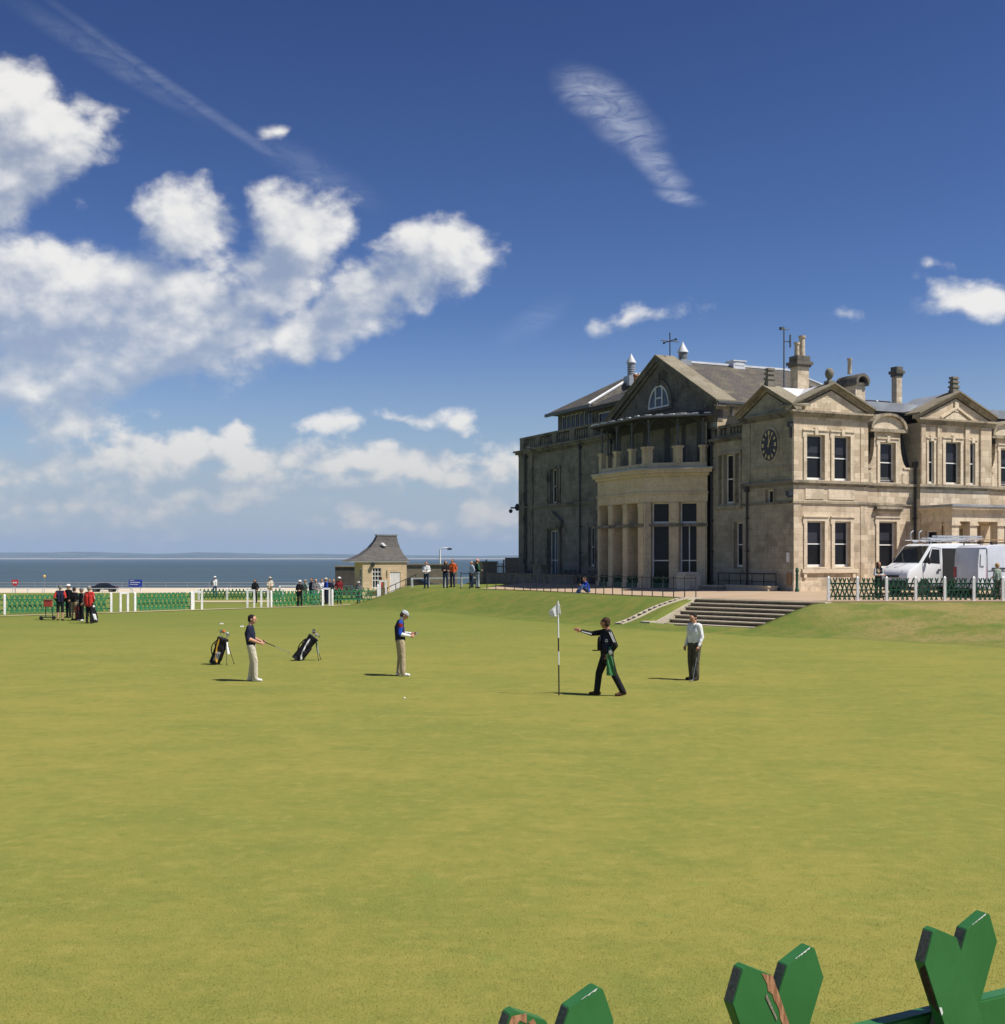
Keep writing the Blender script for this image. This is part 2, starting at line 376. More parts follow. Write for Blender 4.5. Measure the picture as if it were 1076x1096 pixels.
def grass_mat():
    m, nt, b = newmat('mown_grass')
    ob = nt.node('ShaderNodeTexCoord').outputs['Object']
    bank = nt.node('ShaderNodeAttribute', attribute_name='bank').outputs['Fac']
    straw = nt.node('ShaderNodeAttribute', attribute_name='straw').outputs['Fac']
    st = nt.mapping(ob, scale=(.8, 1.05, 1), rot=(0, 0, R(8)))
    n1 = nt.noise(st, .14, 4, .55); n2 = nt.noise(st, .62, 6, .7, .4); n3 = nt.noise(ob, 5.5, 5, .68); n6 = nt.noise(st, 2.3, 6, .70, .3); n7 = nt.noise(nt.mapping(ob, loc=(40,9,3)), 1.5, 6, .72); n4 = nt.noise(ob, 62., 3, .7); n5 = nt.noise(ob, 260., 2, .6)
    cc = nt.mix(nt.step(n1, .3, .7), (.180,.184,.040), (.236,.212,.049))
    cc = nt.mix(nt.step(n2, .46, .72, 0, .5), cc, (.285,.246,.056))
    cc = nt.mix(nt.step(n2, .50, .28, 0, .62), cc, (.142,.170,.034))
    cc = nt.mix(nt.step(n6, .52, .68, 0, .65), cc, (.278,.242,.062))
    cc = nt.mix(nt.step(n6, .47, .32, 0, .55), cc, (.142,.166,.034))
    cc = nt.mix(nt.step(n7, .54, .70, 0, .5), cc, (.165,.205,.044))
    cc = nt.mix(nt.step(n3, .50, .74, 0, .6), cc, (.30,.252,.068))
    cc = nt.mix(nt.step(n3, .48, .26, 0, .55), cc, (.128,.152,.030))
    cc = nt.mix(nt.step(n4, .50, .72, 0, .62), cc, (.34,.295,.105))
    cc = nt.mix(nt.step(n4, .48, .28, 0, .55), cc, (.080,.102,.024))
    cc = nt.mix(1., cc, (1.045, 1.085, 1.06), 'MULTIPLY')
    far = nt.step(nt.node('ShaderNodeSeparateXYZ', {0: ob}).outputs[1], 30., 70., 0., .55)
    cc = nt.mix(far, cc, (.125,.172,.034))
    bc = nt.mix(nt.step(nt.noise(ob, 1.3, 5, .65), .35, .68), (.112,.165,.030), (.185,.190,.042))
    bc = nt.mix(nt.step(n3, .5, .75, 0, .4), bc, (.20,.17,.055))
    sc = nt.mix(nt.step(nt.noise(nt.mapping(ob, scale=(.8, 1., 1)), .55, 6, .7), .36, .58), bc, (.33,.245,.10))
    n8 = nt.noise(ob, 14., 5, .7)
    sc = nt.mix(nt.step(n3, .44, .66, 0, .75), sc, (.150,.170,.045))
    bc = nt.mix(nt.math('MULTIPLY', straw, .75), bc, sc)
    bc = nt.mix(nt.step(n8, .50, .72, 0, .5), bc, (.27,.24,.10))
    bc = nt.mix(nt.step(n8, .48, .28, 0, .5), bc, (.075,.105,.024))
    bc = nt.mix(nt.step(n4, .52, .25, 0, .45), bc, (.055,.075,.016))
    cc = nt.mix(nt.step(nt.math('ADD', bank, nt.math('MULTIPLY', nt.math('SUBTRACT', n3, .5), .9)), .3, .6), cc, bc)
    nt.l.new(cc, b.inputs['Base Color']); b.inputs['Roughness'].default_value = .95
    b.inputs['Specular IOR Level'].default_value = .08
    h = nt.math('ADD', nt.math('MULTIPLY', n4, 1.), nt.math('ADD', nt.math('MULTIPLY', n5, .45), nt.math('MULTIPLY', n3, 1.2)))
    bump(nt, b, h, .35, .02)
    return m
M['grass'] = grass_mat()
def axis(parts):
    out = []
    for a, b, s in parts:
        n = max(1, round((b-a)/s)); out += [a+(b-a)*i/n for i in range(n)]
    return out+[parts[-1][1]]
xs = axis([(-420,-60,30), (-60,-30,3), (-30,-12,1.5), (-12,2,.6), (2,17,.22), (17,32,.7), (32,60,4), (60,420,30)])
ys = axis([(-40,0,5), (0,9,.4), (9,36,1.5), (36,47,.7), (47,60,.22), (60,96,.6), (96,130,3), (130,224,5), (224,226,1), (226,270,20)])
vs, fs, bk, stw = [], [], [], []
for y in ys:
    for x in xs:
        z, b_, s_ = zone(x, y); vs.append((x, y, z)); bk.append(b_); stw.append(s_)
nx = len(xs)
for j in range(len(ys)-1):
    for i in range(nx-1):
        a = j*nx+i; fs.append((a, a+1, a+nx+1, a+nx))
me = bpy.data.meshes.new('ground'); me.from_pydata(vs, [], fs); me.materials.append(M['grass'])
for nm, dat in (('bank', bk), ('straw', stw)):
    at_ = me.attributes.new(nm, 'FLOAT', 'POINT'); at_.data.foreach_set('value', dat)
me.polygons.foreach_set('use_smooth', [True]*len(fs))
ground = link(bpy.data.objects.new('ground', me)); ground['kind'] = 'structure'
def struct(o): o['kind'] = 'structure'; return o

# paved surfaces
def pave_mat(name, c, c2, sc=1.):
    m, nt, b = newmat(name); ob = nt.node('ShaderNodeTexCoord').outputs['Object']
    n1 = nt.noise(ob, .5*sc, 6, .6); n2 = nt.noise(ob, 14.*sc, 5, .7)
    cc = nt.mix(nt.step(n1, .3, .7), c, c2); cc = nt.mix(nt.step(n2, .4, .75, 0, .5), cc, [x*.7 for x in c])
    nt.l.new(cc, b.inputs['Base Color']); b.inputs['Roughness'].default_value = .92; b.inputs['Specular IOR Level'].default_value = .2
    bump(nt, b, n2, .3, .01); return m
M['pave'] = pave_mat('buff_gravel_paving', (.46,.345,.235), (.41,.305,.20))
M['road'] = pave_mat('sandy_road_surface', (.64,.55,.41), (.58,.49,.36))
M['path'] = pave_mat('worn_sandy_path', (.50,.42,.27), (.40,.35,.18))
CB = V((15.1, 63., 1.4)); TH = R(24.7); cT, sT = math.cos(TH), math.sin(TH)
def L2W(u, v, z=0): return V((CB.x+u*cT-v*sT, CB.y+u*sT+v*cT, CB.z+z))
def sheet(name, rows, mat, dz=.03):
    mb = MB(); n = len(rows[0]); pts = []
    for r in rows: pts += [(x, y, G(x, y)+dz) for x, y in r]
    mb.add(pts, [(j*n+i, j*n+i+1, (j+1)*n+i+1, (j+1)*n+i) for j in range(len(rows)-1) for i in range(n-1)])
    return struct(mb.build(name, mat, fix=False, smooth=True))
def dens(poly, step):
    out = []
    for a, b in zip(poly, poly[1:]):
        n = max(1, int(math.hypot(b[0]-a[0], b[1]-a[1])/step)); out += [(a[0]+(b[0]-a[0])*i/n, a[1]+(b[1]-a[1])*i/n) for i in range(n)]
    return out+[poly[-1]]
tb = [(30, 76), L2W(8, 1)[:2], L2W(1.5, .8)[:2], L2W(1, 4)[:2], L2W(1, 8)[:2], L2W(1, 14)[:2], L2W(1, 30)[:2]]
ta = [(60, 51.3), (22, 52.6), (13.8, 52.5), (9.4, 57.05), (5.6, 63.4), (1.35, 71.7), (-1.4, 74.7)]
def resample(poly, n):
    ls = [0]
    for a, b in zip(poly, poly[1:]): ls.append(ls[-1]+math.hypot(b[0]-a[0], b[1]-a[1]))
    out = []
    for i in range(n+1):
        t = i/n*(len(poly)-1); k = min(int(t), len(poly)-2); f = t-k
        out.append((poly[k][0]+(poly[k+1][0]-poly[k][0])*f, poly[k][1]+(poly[k+1][1]-poly[k][1])*f))
    return out
ra, rb = resample(ta, 60), resample(tb, 60)
sheet('terrace_pavement', [[(a[0]+(b[0]-a[0])*k/10, a[1]+(b[1]-a[1])*k/10) for k in range(11)] for a, b in zip(ra, rb)], M['pave'])
def quadsheet(name, a, b, c, d, mat, n=20, k=3, dz=.03):
    L = lambda p, q, t: (p[0]+(q[0]-p[0])*t, p[1]+(q[1]-p[1])*t)
    return sheet(name, [[L(L(a, b, i/n), L(d, c, i/n), j/k) for j in range(k+1)] for i in range(n+1)], mat, dz)
quadsheet('shore_road', (-300,181), (-12,181), (-12,224), (-300,224), M['road'], 30, 9, .05)
quadsheet('fence_path', (-36,62.6), (-27.3,65.2), (-27.3,66.1), (-36,63.4), M['path'], 6, 1)
quadsheet('fence_path', (-27.3,65.2), (-20.6,71.2), (-20.8,72.2), (-27.3,66.1), M['path'], 10, 1)
quadsheet('fence_path', (-20.6,71.2), (-15.4,76.2), (-15.4,77.2), (-20.8,72.2), M['path'], 10, 1)
quadsheet('fence_path', (-15.4,76.2), (-7.9,81.2), (-7.9,82.2), (-15.4,77.2), M['path'], 10, 1)
quadsheet('gravel_path', (-23,86), (-15.8,86), (-15.8,89.8), (-23,89.8), M['path'], 8, 2)

# sea, far coast
def sea_mat():
    m, nt, b = newmat('sea_water'); ob = nt.node('ShaderNodeTexCoord').outputs['Object']
    n1 = nt.noise(nt.mapping(ob, scale=(.012, .05, 1)), 1., 6, .62); n2 = nt.noise(nt.mapping(ob, scale=(.0012, .006, 1)), 1., 4, .6)
    cc = nt.mix(nt.step(n1, .3, .7), (.040,.074,.098), (.066,.106,.128))
    cc = nt.mix(nt.step(n2, .4, .65, 0, .7), cc, (.034,.068,.096))
    nt.l.new(cc, b.inputs['Base Color']); b.inputs['Roughness'].default_value = .5; b.inputs['Specular IOR Level'].default_value = .12
    bump(nt, b, nt.noise(nt.mapping(ob, scale=(.15, .5, 1)), 1., 5, .6), .5, .6)
    return m
mb = MB(); mb.poly([(-14000,215,-5), (14000,215,-5), (14000,14500,-5), (-14000,14500,-5)])
struct(mb.build('sea', sea_mat(), fix=False))
mb = MB(); rows = []
xsn = [-9000+i*120 for i in range(151)]
def hill(x):
    p = CX+x/11000.*F
    h = 58+30*mn.noise(V((x*.00035, 3, 0)))+16*mn.noise(V((x*.0012, 7, 0)))+6*mn.noise(V((x*.006, 1, 0)))
    return h*(1.-.36*sm((p-330)/160.))
for k, (yy, f) in enumerate([(10950, -.1), (11000, .02), (11300, .30), (11700, .52), (12300, .78), (12900, 1.), (13600, .6), (14200, -.1)]):
    rows.append([(x, yy+60*mn.noise(V((x*.002, k, 2))), -5.2+hill(x)*f*(1+.12*mn.noise(V((x*.002, k*3., 9))))) for x in xsn])
n = len(xsn); mb.add([p for r in rows for p in r], [(j*n+i, j*n+i+1, (j+1)*n+i+1, (j+1)*n+i) for j in range(len(rows)-1) for i in range(n-1)])
m, nt, b = newmat('far_fields'); ob = nt.node('ShaderNodeTexCoord').outputs['Object']
vo = nt.node('ShaderNodeTexVoronoi', {'Vector': nt.mapping(ob, scale=(.0035, .006, .01)), 'Scale': 1.}).outputs['Color']
cc = nt.mix(nt.node('ShaderNodeSeparateColor', {0: vo}).outputs[0], (.02,.04,.03), (.10,.13,.06))
cc = nt.mix(nt.step(nt.noise(nt.mapping(ob, scale=(.004, .004, .02)), 1., 4), .5, .6), cc, (.02,.04,.02))
z_ = nt.node('ShaderNodeSeparateXYZ', {0: ob}).outputs[2]
cc = nt.mix(nt.step(z_, 3.5, .5), cc, (.50,.42,.30))
nt.l.new(cc, b.inputs['Base Color']); b.inputs['Roughness'].default_value = .95
struct(mb.build('far_hills', m, fix=False, smooth=True))
if HAZE:
    mb = MB(); mb.box(-15000, 15000, -400, 15200, -7.6, 190)
    m = bpy.data.materials.new('sea_air'); m.use_nodes = True; nt = NT(m.node_tree)
    nt.n.remove(nt.n['Principled BSDF'])
    pv = nt.node('ShaderNodeVolumePrincipled', {'Color': (.55,.74,1.,1), 'Density': HAZE, 'Anisotropy': .0})
    nt.l.new(pv.outputs[0], nt.n['Material Output'].inputs['Volume'])
    hz = mb.build('haze', m); hz['kind'] = 'stuff'; hz['label'] = 'pale sea air fading the far coast to blue'

# short blades on the nearest turf
rg = np.random.default_rng(4); n = 110000
Yb = 7.3+7.7*(1-rg.random(n)**.4); Xb = Yb*(-.45+.93*rg.random(n)); hb = rg.uniform(.005, .013, n); ab = rg.uniform(0, 6.283, n); wb = rg.uniform(.0015, .0032, n); lx, ly = rg.normal(0, .009, n), rg.normal(0, .009, n)
zb = np.interp(Yb, np.linspace(7., 14., 60), [base_z(0, q)+(1.5*(1-sm((q-2.8)/4.4)) if q < 8 else 0) for q in np.linspace(7., 14., 60)])
vb = np.empty((n, 3, 3)); dxb, dyb = np.cos(ab)*wb, np.sin(ab)*wb
vb[:, 0] = np.stack([Xb-dxb, Yb-dyb, zb-.002], 1); vb[:, 1] = np.stack([Xb+dxb, Yb+dyb, zb-.002], 1); vb[:, 2] = np.stack([Xb+lx, Yb+ly, zb+hb], 1)
me = bpy.data.meshes.new('grass_blades'); me.from_pydata(vb.reshape(-1, 3).tolist(), [], np.arange(n*3).reshape(-1, 3).tolist())
m, nt, b = newmat('grass_blade'); ob = nt.node('ShaderNodeTexCoord').outputs['Object']
cc = nt.mix(nt.step(nt.noise(ob, 90., 2, .6), .3, .7), (.20,.215,.048), (.36,.315,.11)); cc = nt.mix(nt.step(nt.noise(ob, 1.6, 5, .65), .4, .65, 0, .6), cc, (.20,.205,.05))
nt.l.new(cc, b.inputs['Base Color']); b.inputs['Roughness'].default_value = .8; b.inputs['Specular IOR Level'].default_value = .15
me.materials.append(m); gb = link(bpy.data.objects.new('grass_blades', me)); gb['kind'] = 'stuff'; gb['label'] = 'short blades of turf on the nearest part of the green'
PLANTERS = []
# ------------------------------------------------------------------ clubhouse (local axes: x along the sunny front, y into depth, z up)
club = thing('clubhouse', 'two storey sandstone clubhouse with clock, pediments, columned bay and slate roofs', 'clubhouse', CB, TH)
X_, Y_, Z_ = V((1,0,0)), V((0,1,0)), V((0,0,1))
class Face:
    """a wall plane: origin o, direction t, outward normal n"""
    def __init__(s, o, t, n): s.o, s.t, s.n = V(o), V(t).normalized(), V(n).normalized()
    def P(s, a, z, d=0.): return s.o+s.t*a+s.n*d+V((0,0,z))
    def bx(s, mb, a0, a1, z0, z1, d0, d1): mb.fbox(s.P(a0, z0, d0), s.t*(a1-a0), s.n*(d1-d0), V((0,0,z1-z0)))
    def wall(s, mb, a0, a1, z0, z1, holes=(), depth=.32):
        us = sorted({a0, a1, *[h[0] for h in holes], *[h[1] for h in holes]}); zs = sorted({z0, z1, *[h[2] for h in holes], *[h[3] for h in holes]})
        for ua, ub in zip(us, us[1:]):
            for za, zb in zip(zs, zs[1:]):
                um, zm = (ua+ub)/2, (za+zb)/2
                if any(h[0] < um < h[1] and h[2] < zm < h[3] for h in holes): continue
                mb.poly([s.P(ua, za), s.P(ub, za), s.P(ub, zb), s.P(ua, zb)])
        for h in holes:
            c = [(h[0], h[2]), (h[1], h[2]), (h[1], h[3]), (h[0], h[3])]
            for (u0, w0), (u1, w1) in zip(c, c[1:]+c[:1]): mb.poly([s.P(u0, w0), s.P(u1, w1), s.P(u1, w1, -depth), s.P(u0, w0, -depth)])
    def poly(s, mb, pts, d0, d1): mb.prism([s.P(a, z, d0) for a, z in pts], s.n*(d1-d0))
S0 = Face((0,0,0), X_, -Y_)              # sunny front
W0 = Face((0,0,0), Y_, -X_)              # shaded west side
def at_face(f, d): return Face(f.o+f.n*d, f.t, f.n)

def window(f, a0, a1, z0, z1, d=-.2, blind=.42, rails=(.5,), mull=(), fw=.07, parent=club, gl='glass', name='window', sill=.09):
    mb = MB()
    f.bx(mb, a0, a0+fw, z0, z1, d-.07, d); f.bx(mb, a1-fw, a1, z0, z1, d-.07, d)
    f.bx(mb, a0+fw, a1-fw, z1-fw, z1, d-.07, d-.004); f.bx(mb, a0+fw, a1-fw, z0, z0+fw+.05, d-.07, d+.01)
    for r in rails:
        zz = z0+(z1-z0)*r; f.bx(mb, a0+fw, a1-fw, zz-.03, zz+.03, d-.065, d-.008)
    for q in mull:
        aa = a0+(a1-a0)*q; f.bx(mb, aa-.028, aa+.028, z0+fw+.05, z1-fw, d-.062, d-.012)
    o = mb.build(name, M['white'], parent)
    if blind: blind *= random.uniform(.72, 1.18)
    p = MB(); zb = z1-(z1-z0)*blind if blind else z1-.01
    f.bx(p, a0+.01, a1-.01, z0+.01, zb, d-.06, d-.045); p.build('pane', M[gl], o)
    if blind:
        p = MB(); f.bx(p, a0+.01, a1-.01, zb+.002, z1-.01, d-.06, d-.045); p.build('blind', M['blind'], o)
    if sill:
        p = MB(); f.bx(p, a0-.02, a1+.02, z0-sill, z0-.002, d-.05, .05); p.build('sill', M['trim'] if f.n.y < -.5 else M['westtrim'], o)
    return o
def architrave(f, a0, a1, z0, z1, w=.2, d=.055, key=True, mat='trim', ears=.06):
    mb = MB()
    f.bx(mb, a0-w, a0, z0, z1+w, -.02, d); f.bx(mb, a1, a1+w, z0, z1+w, -.02, d); f.bx(mb, a0, a1, z1, z1+w, -.02, d-.002)
    f.bx(mb, a0-w-ears, a1+w+ears, z1+w, z1+w+.07, -.02, d+.05)
    if ears: f.bx(mb, a0-w-ears, a0-w, z1-.15, z1+w, -.02, d-.005); f.bx(mb, a1+w, a1+w+ears, z1-.15, z1+w, -.02, d-.005)
    if key:
        c = (a0+a1)/2; f.bx(mb, c-.1, c+.1, z1-.02, z1+w+.16, -.02, d+.07)
    mb.build('architrave', M[mat], club)
def course(f, a0, a1, z, prof=((0,.12,.05), (.12,.2,.14)), name='string_course', mat='cornice', ends=0.):
    mb = MB()
    for z0, z1, d in prof: f.bx(mb, a0-(d if ends else 0)*1., a1+(d if ends > 1 else 0), z+z0, z+z1, -.05, d)
    return mb.build(name, M[mat], club)
def wallmesh(fn, mat, name='wall'):
    mb = MB(); fn(mb); return mb.build(name, M[mat], club, fix=False)

# ---- south wing with the clock (0..4.92 x 0..4.43)
wu, wl = [(.83,2.0), (2.63,3.72)], [(.85,2.0), (2.66,3.72)]
wallmesh(lambda mb: S0.wall(mb, 0, 4.92, -.6, 9.2, [(a, b, 5.86, 8.22) for a, b in wu]+[(a, b, 1.3, 3.7) for a, b in wl]), 'south')
for a, b in wu: window(S0, a, b, 5.86, 8.22); architrave(S0, a, b, 5.75, 8.22)
for a, b in wl: window(S0, a, b, 1.3, 3.7); architrave(S0, a, b, 1.2, 3.7, key=False)
mb = MB()
for a in (-.003, 4.923-.5):
    for z0_, z1_, w_, d_ in ((5.83, 8.72, .5, .03), (.5, 4.6, .46, .025)): mb = MB(); S0.bx(mb, a, a+w_, z0_, z1_, -.02, d_); mb.build('pilaster', M['south'], club)
mb = MB(); S0.bx(mb, .5, 4.2, .98, 1.19, -.02, .12); S0.bx(mb, .62, .8, .72, .98, -.02, .09); S0.bx(mb, 3.85, 4.03, .72, .98, -.02, .09); mb.build('sill_band', M['trim'], club)
mb = MB(); S0.bx(mb, -.04, 5., -.6, .5, -.02, .06); mb.build('plinth', M['south'], club)
mb = MB(); S0.bx(mb, .75, 1.95, 4.85, 5.38, -.02, .03); S0.bx(mb, 2.25, 4.0, 4.85, 5.38, -.02, .03); mb.build('frieze_panel', M['trim'], club)
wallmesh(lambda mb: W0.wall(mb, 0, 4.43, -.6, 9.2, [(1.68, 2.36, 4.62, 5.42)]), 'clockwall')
window(W0, 1.68, 2.36, 4.62, 5.42, blind=0, rails=(), sill=0)
mb = MB(); W0.bx(mb, 1.56, 1.68, 4.55, 5.5, -.02, .04); W0.bx(mb, 2.36, 2.48, 4.55, 5.5, -.02, .04); W0.bx(mb, 1.68, 2.36, 5.42, 5.5, -.02, .038); mb.build('window_surround', M['clockwall'], club)
mb = MB(); W0.bx(mb, 0.002, .45, 5.83, 9.2, -.02, .05); W0.bx(mb, 3.7, 4.427, 5.83, 9.2, -.02, .05); W0.bx(mb, .75, 3.5, 6.0, 6.05, -.02, .04); W0.bx(mb, .75, 3.5, 6.55, 6.65, -.02, .05); mb.build('clock_panel', M['clockwall'], club)
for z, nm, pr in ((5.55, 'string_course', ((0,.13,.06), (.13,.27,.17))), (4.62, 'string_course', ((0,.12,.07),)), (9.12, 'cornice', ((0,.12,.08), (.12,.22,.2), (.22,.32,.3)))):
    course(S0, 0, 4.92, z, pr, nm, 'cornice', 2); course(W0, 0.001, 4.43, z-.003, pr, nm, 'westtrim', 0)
# clock
cl = MB(); cc_, rz, rv = (1.97, 7.79), .84, .68
def oval(r, d0, d1, mb, n=32): mb.prism([W0.P(cc_[0]+rv*r*math.cos(i*2*math.pi/n), cc_[1]+rz*r*math.sin(i*2*math.pi/n), d0) for i in range(n)], W0.n*(d1-d0))
oval(1.2, -.01, .05, cl); clock = cl.build('clock', M['clockwall'], club, smooth=True)
mb = MB(); oval(1.0, .0, .075, mb); mb.build('dial', M['clockface'], clock)
mb = MB()
for k in range(12):
    t = k*math.pi/6; rad = V((math.sin(t), math.cos(t))); tn = V((rad.y, -rad.x))
    for j in ((-.5, .5) if k % 3 else (-1, 0, 1)):
        q0 = rad*.66+tn*j*.07; q1 = rad*.9+tn*j*.085; w = tn*.028
        mb.prism([W0.P(cc_[0]-q.x*rv, cc_[1]+q.y*rz, .076) for q in (q0-w, q0+w, q1+w*1.2, q1-w*1.2)], W0.n*.012)
    mb.build('numeral', M['gold'], clock); mb = MB()
for ang, ln, w in ((3, .78, .05), (32, .62, .06)):
    mb = MB(); t = R(ang); rad = V((math.sin(t), math.cos(t))); tn = V((rad.y, -rad.x))
    mb.prism([W0.P(cc_[0]-q.x*rv, cc_[1]+q.y*rz, .092 if ang < 9 else .106) for q in (rad*-.14-tn*w, rad*-.14+tn*w, rad*ln+tn*w*.4, rad*ln-tn*w*.4)], W0.n*.012); mb.build('hand', M['gold'], clock)

# pediments: tympanum + raking copings + roof behind
def pediment(f, a0, a1, zb, za, depth, mat, coping='rakestone', roof='lead', over=.3, wd=.85, sc='cornice', roofback=True):
    c = (a0+a1)/2; mb = MB(); f.poly(mb, [(a0, zb), (a1, zb), (c, za-.12)], -.3, 0); mb.build('tympanum', M[mat], club)
    sl = math.atan2(za-zb, c-a0)
    for sg in (-1, 1):
        e = (a0-over if sg < 0 else a1+over, zb-.02); tip = (c, za)
        nx_, nz_ = -math.sin(sl)*-sg*-1, math.cos(sl)
        mb = MB()
        def band(o0, o1, d0, d1):
            f.poly(mb, [(e[0], e[1]+o0), (e[0], e[1]+o1), (tip[0], tip[1]+o1+over*math.tan(sl)*.0), (tip[0], tip[1]+o0)], d0, d1)
        band(-.02, .12, -.28, .06); band(.12, .22, -.28, .17); mb.build('raking_cornice', M[sc], club)
        mb = MB(); f.poly(mb, [(e[0]-.02*-sg, e[1]+.222), (e[0]-.02*-sg, e[1]+.31), (tip[0], tip[1]+.31), (tip[0], tip[1]+.222)], -wd, over); mb.build('coping', M[coping], club)
        if roofback:
            ei = e[0]-sg*(over+.35); zi = e[1]+(tip[1]-e[1])*(over+.35)/(abs(c-a0)+over)
            mb = MB(); f.poly(mb, [(ei, zi+.16), (ei, zi+.25), (tip[0], tip[1]+.25), (tip[0], tip[1]+.16)], -depth, -wd-.004); mb.build('roof', M[roof], club)
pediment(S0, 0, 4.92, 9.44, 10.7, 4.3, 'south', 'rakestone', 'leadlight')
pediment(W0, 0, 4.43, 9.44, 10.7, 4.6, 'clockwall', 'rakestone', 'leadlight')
def finial(x, y, z, kind, name='finial', mat='westtrim'):
    mb = MB()
    if kind == 'ball':
        mb.box(x-.2, x+.2, y-.2, y+.2, z-.2, z+.16); mb.lathe([(r_*.62, h_*.82) for r_, h_ in ((.02,.18), (.24,.2), (.16,.3), (.2,.36), (.33,.5), (.38,.68), (.33,.86), (.2,1.), (.02,1.04))], (x, y, z), 16)
    else:
        for i, (w, h0, h1) in enumerate([(.36,-.2,.25), (.3,.25,.4), (.38,.4,.52), (.26,.52,.7), (.36,.7,.82), (.24,.82,.95), (.32,.95,1.08)]): mb.box(x-w*.68, x+w*.68, y-w*.5, y+w*.5, z+h0*.9, z+h1*.9-.002)
    mb.build(name, M[mat], club, smooth=kind == 'ball')
finial(2.46, .15, 10.95, 'ball'); finial(.15, 2.2, 10.95, 'stack'); finial(11.2, .15, 10.9, 'stack')

# ---- dormer bays either side of the middle
D0 = at_face(S0, -.4)
def dormer_bay(a0, a1):
    c = (a0+a1)/2-.12; wa, wb = c-.55, c+.55
    lo = (c-.62, c+.62)
    wallmesh(lambda mb: D0.wall(mb, a0, a1, -.6, 5.62, [(lo[0], lo[1], 1.2, 3.75)]), 'south')
    window(D0, lo[0], lo[1], 1.2, 3.75); architrave(D0, lo[0], lo[1], 1.1, 3.75, key=False)
    mb = MB(); D0.bx(mb, c-.98, c+.98, 4.3, 4.42, -.02, .16); D0.bx(mb, c-.92, c+.92, 4.42, 4.56, -.02, .24); mb.build('hood_mould', M['cornice'], club)
    wallmesh(lambda mb: D0.wall(mb, wa-.36, wb+.36, 5.62, 8.62, [(wa, wb, 5.88, 8.06)]), 'south')
    window(D0, wa, wb, 5.88, 8.06); architrave(D0, wa, wb, 5.8, 8.06, w=.18)
    for sg in (-1, 1):
        base = wa-.36 if sg < 0 else wb+.36; out = a0 if sg < 0 else a1; span = abs(out-base)
        pts = [(base, 5.6), (out, 5.6), (out, 6.62), (base+sg*min(span, .62), 6.62)]
        for k in range(7):
            t = k/6*math.pi/2; pts.append((base+sg*min(span-.02, .58)*(1-math.sin(t)), 6.66+1.5*(1-math.cos(t))))
        pts.append((base, 8.3))
        mb = MB(); D0.poly(mb, pts, -.3, 0); D0.bx(mb, min(base+sg*.2, out), max(base+sg*.2, out), 6.62, 6.72, -.3, .05); mb.build('scroll_wall', M['south'], club)
        mb = MB(); D0.bx(mb, min(base+sg*.12, base+sg*.3), max(base+sg*.12, base+sg*.3), 5.85, 6.4, -.02, .03); mb.build('scroll_panel', M['trim'], club)
    r, n = 1.12, 14
    arc = [(c-r*math.cos(k*math.pi/n), 8.78+.72*math.sin(k*math.pi/n)) for k in range(n+1)]
    arc2 = [(c+(a-c)*1.14, 8.78+(z-8.78)*1.2) for a, z in arc]
    mb = MB(); D0.poly(mb, arc, -.3, .02); mb.build('tympanum', M['trim'], club)
    mb = MB()
    for k in range(n): D0.poly(mb, [arc[k], arc[k+1], arc2[k+1], arc2[k]], -.25, .2)
    D0.bx(mb, c-1.3, c+1.3, 8.6, 8.78, -.25, .16); mb.build('segmental_hood', M['cornice'], club)
    mb = MB()
    for k in range(n): D0.poly(mb, [(a*1., z+.003) for a, z in (arc[k], arc[k+1], arc2[k+1], arc2[k])], -1.9, -.252)
    mb.build('roof', M['rakestone'], club, label='curved lead and stone roof of a dormer')
    mb = MB(); D0.bx(mb, wa-.34, wa-.3, 6.6, 8.7, -1.8, -.02); D0.bx(mb, wb+.3, wb+.34, 6.6, 8.7, -1.8, -.02); mb.build('dormer_cheek', M['slatedark'], club)
dormer_bay(4.92, 8.6); dormer_bay(13.8, 17.48)
course(D0, 4.92, 8.6, 5.55, ((0,.13,.06), (.13,.27,.17))); course(D0, 13.8, 17.48, 5.55, ((0,.13,.06), (.13,.27,.17)))
course(D0, 4.92, 8.6, 4.62, ((0,.12,.07),)); course(D0, 13.8, 17.48, 4.62, ((0,.12,.07),))
mb = MB(); D0.bx(mb, 4.92, 17.48, -.6, .5, -.02, .05); mb.build('plinth', M['south'], club)
# ---- middle bay with three windows and pediment, porch below
cw = [(9.17,9.55), (10.4,11.5), (12.2,12.6)]
wallmesh(lambda mb: S0.wall(mb, 8.6, 13.8, -.6, 9.2, [(a, b, 5.88, 8.22) for a, b in cw]+[(9.35,10.25,.9,3.55), (10.7,11.7,0,3.4), (12.15,13.05,.9,3.55)]), 'south')
for i, (a, b) in enumerate(cw): window(S0, a, b, 5.88, 8.22, fw=.045, d=-.2 if i == 1 else -.07); architrave(S0, a, b, 5.8, 8.22, w=.13 if i != 1 else .19, ears=.03)
window(S0, 9.35, 10.25, .9, 3.55); window(S0, 12.15, 13.05, .9, 3.55); window(S0, 10.7, 11.7, 0, 3.4, blind=0, rails=(.35,), mull=(.5,), name='door', sill=0)
wallmesh(lambda mb: Face((8.6,0,0), Y_, -X_).wall(mb, 0, 2.6, 5.0, 9.2), 'clockwall'); wallmesh(lambda mb: Face((13.8,0,0), Y_, X_).wall(mb, 0, 2.6, 5.0, 9.2), 'clockwall')
for f_ in (Face((8.6,0,0), Y_, -X_), Face((13.8,0,0), Y_, X_)): mb = MB(); f_.wall(mb, 0, .42, -.6, 5.0); mb.build('wall', M['south'], club, fix=False)
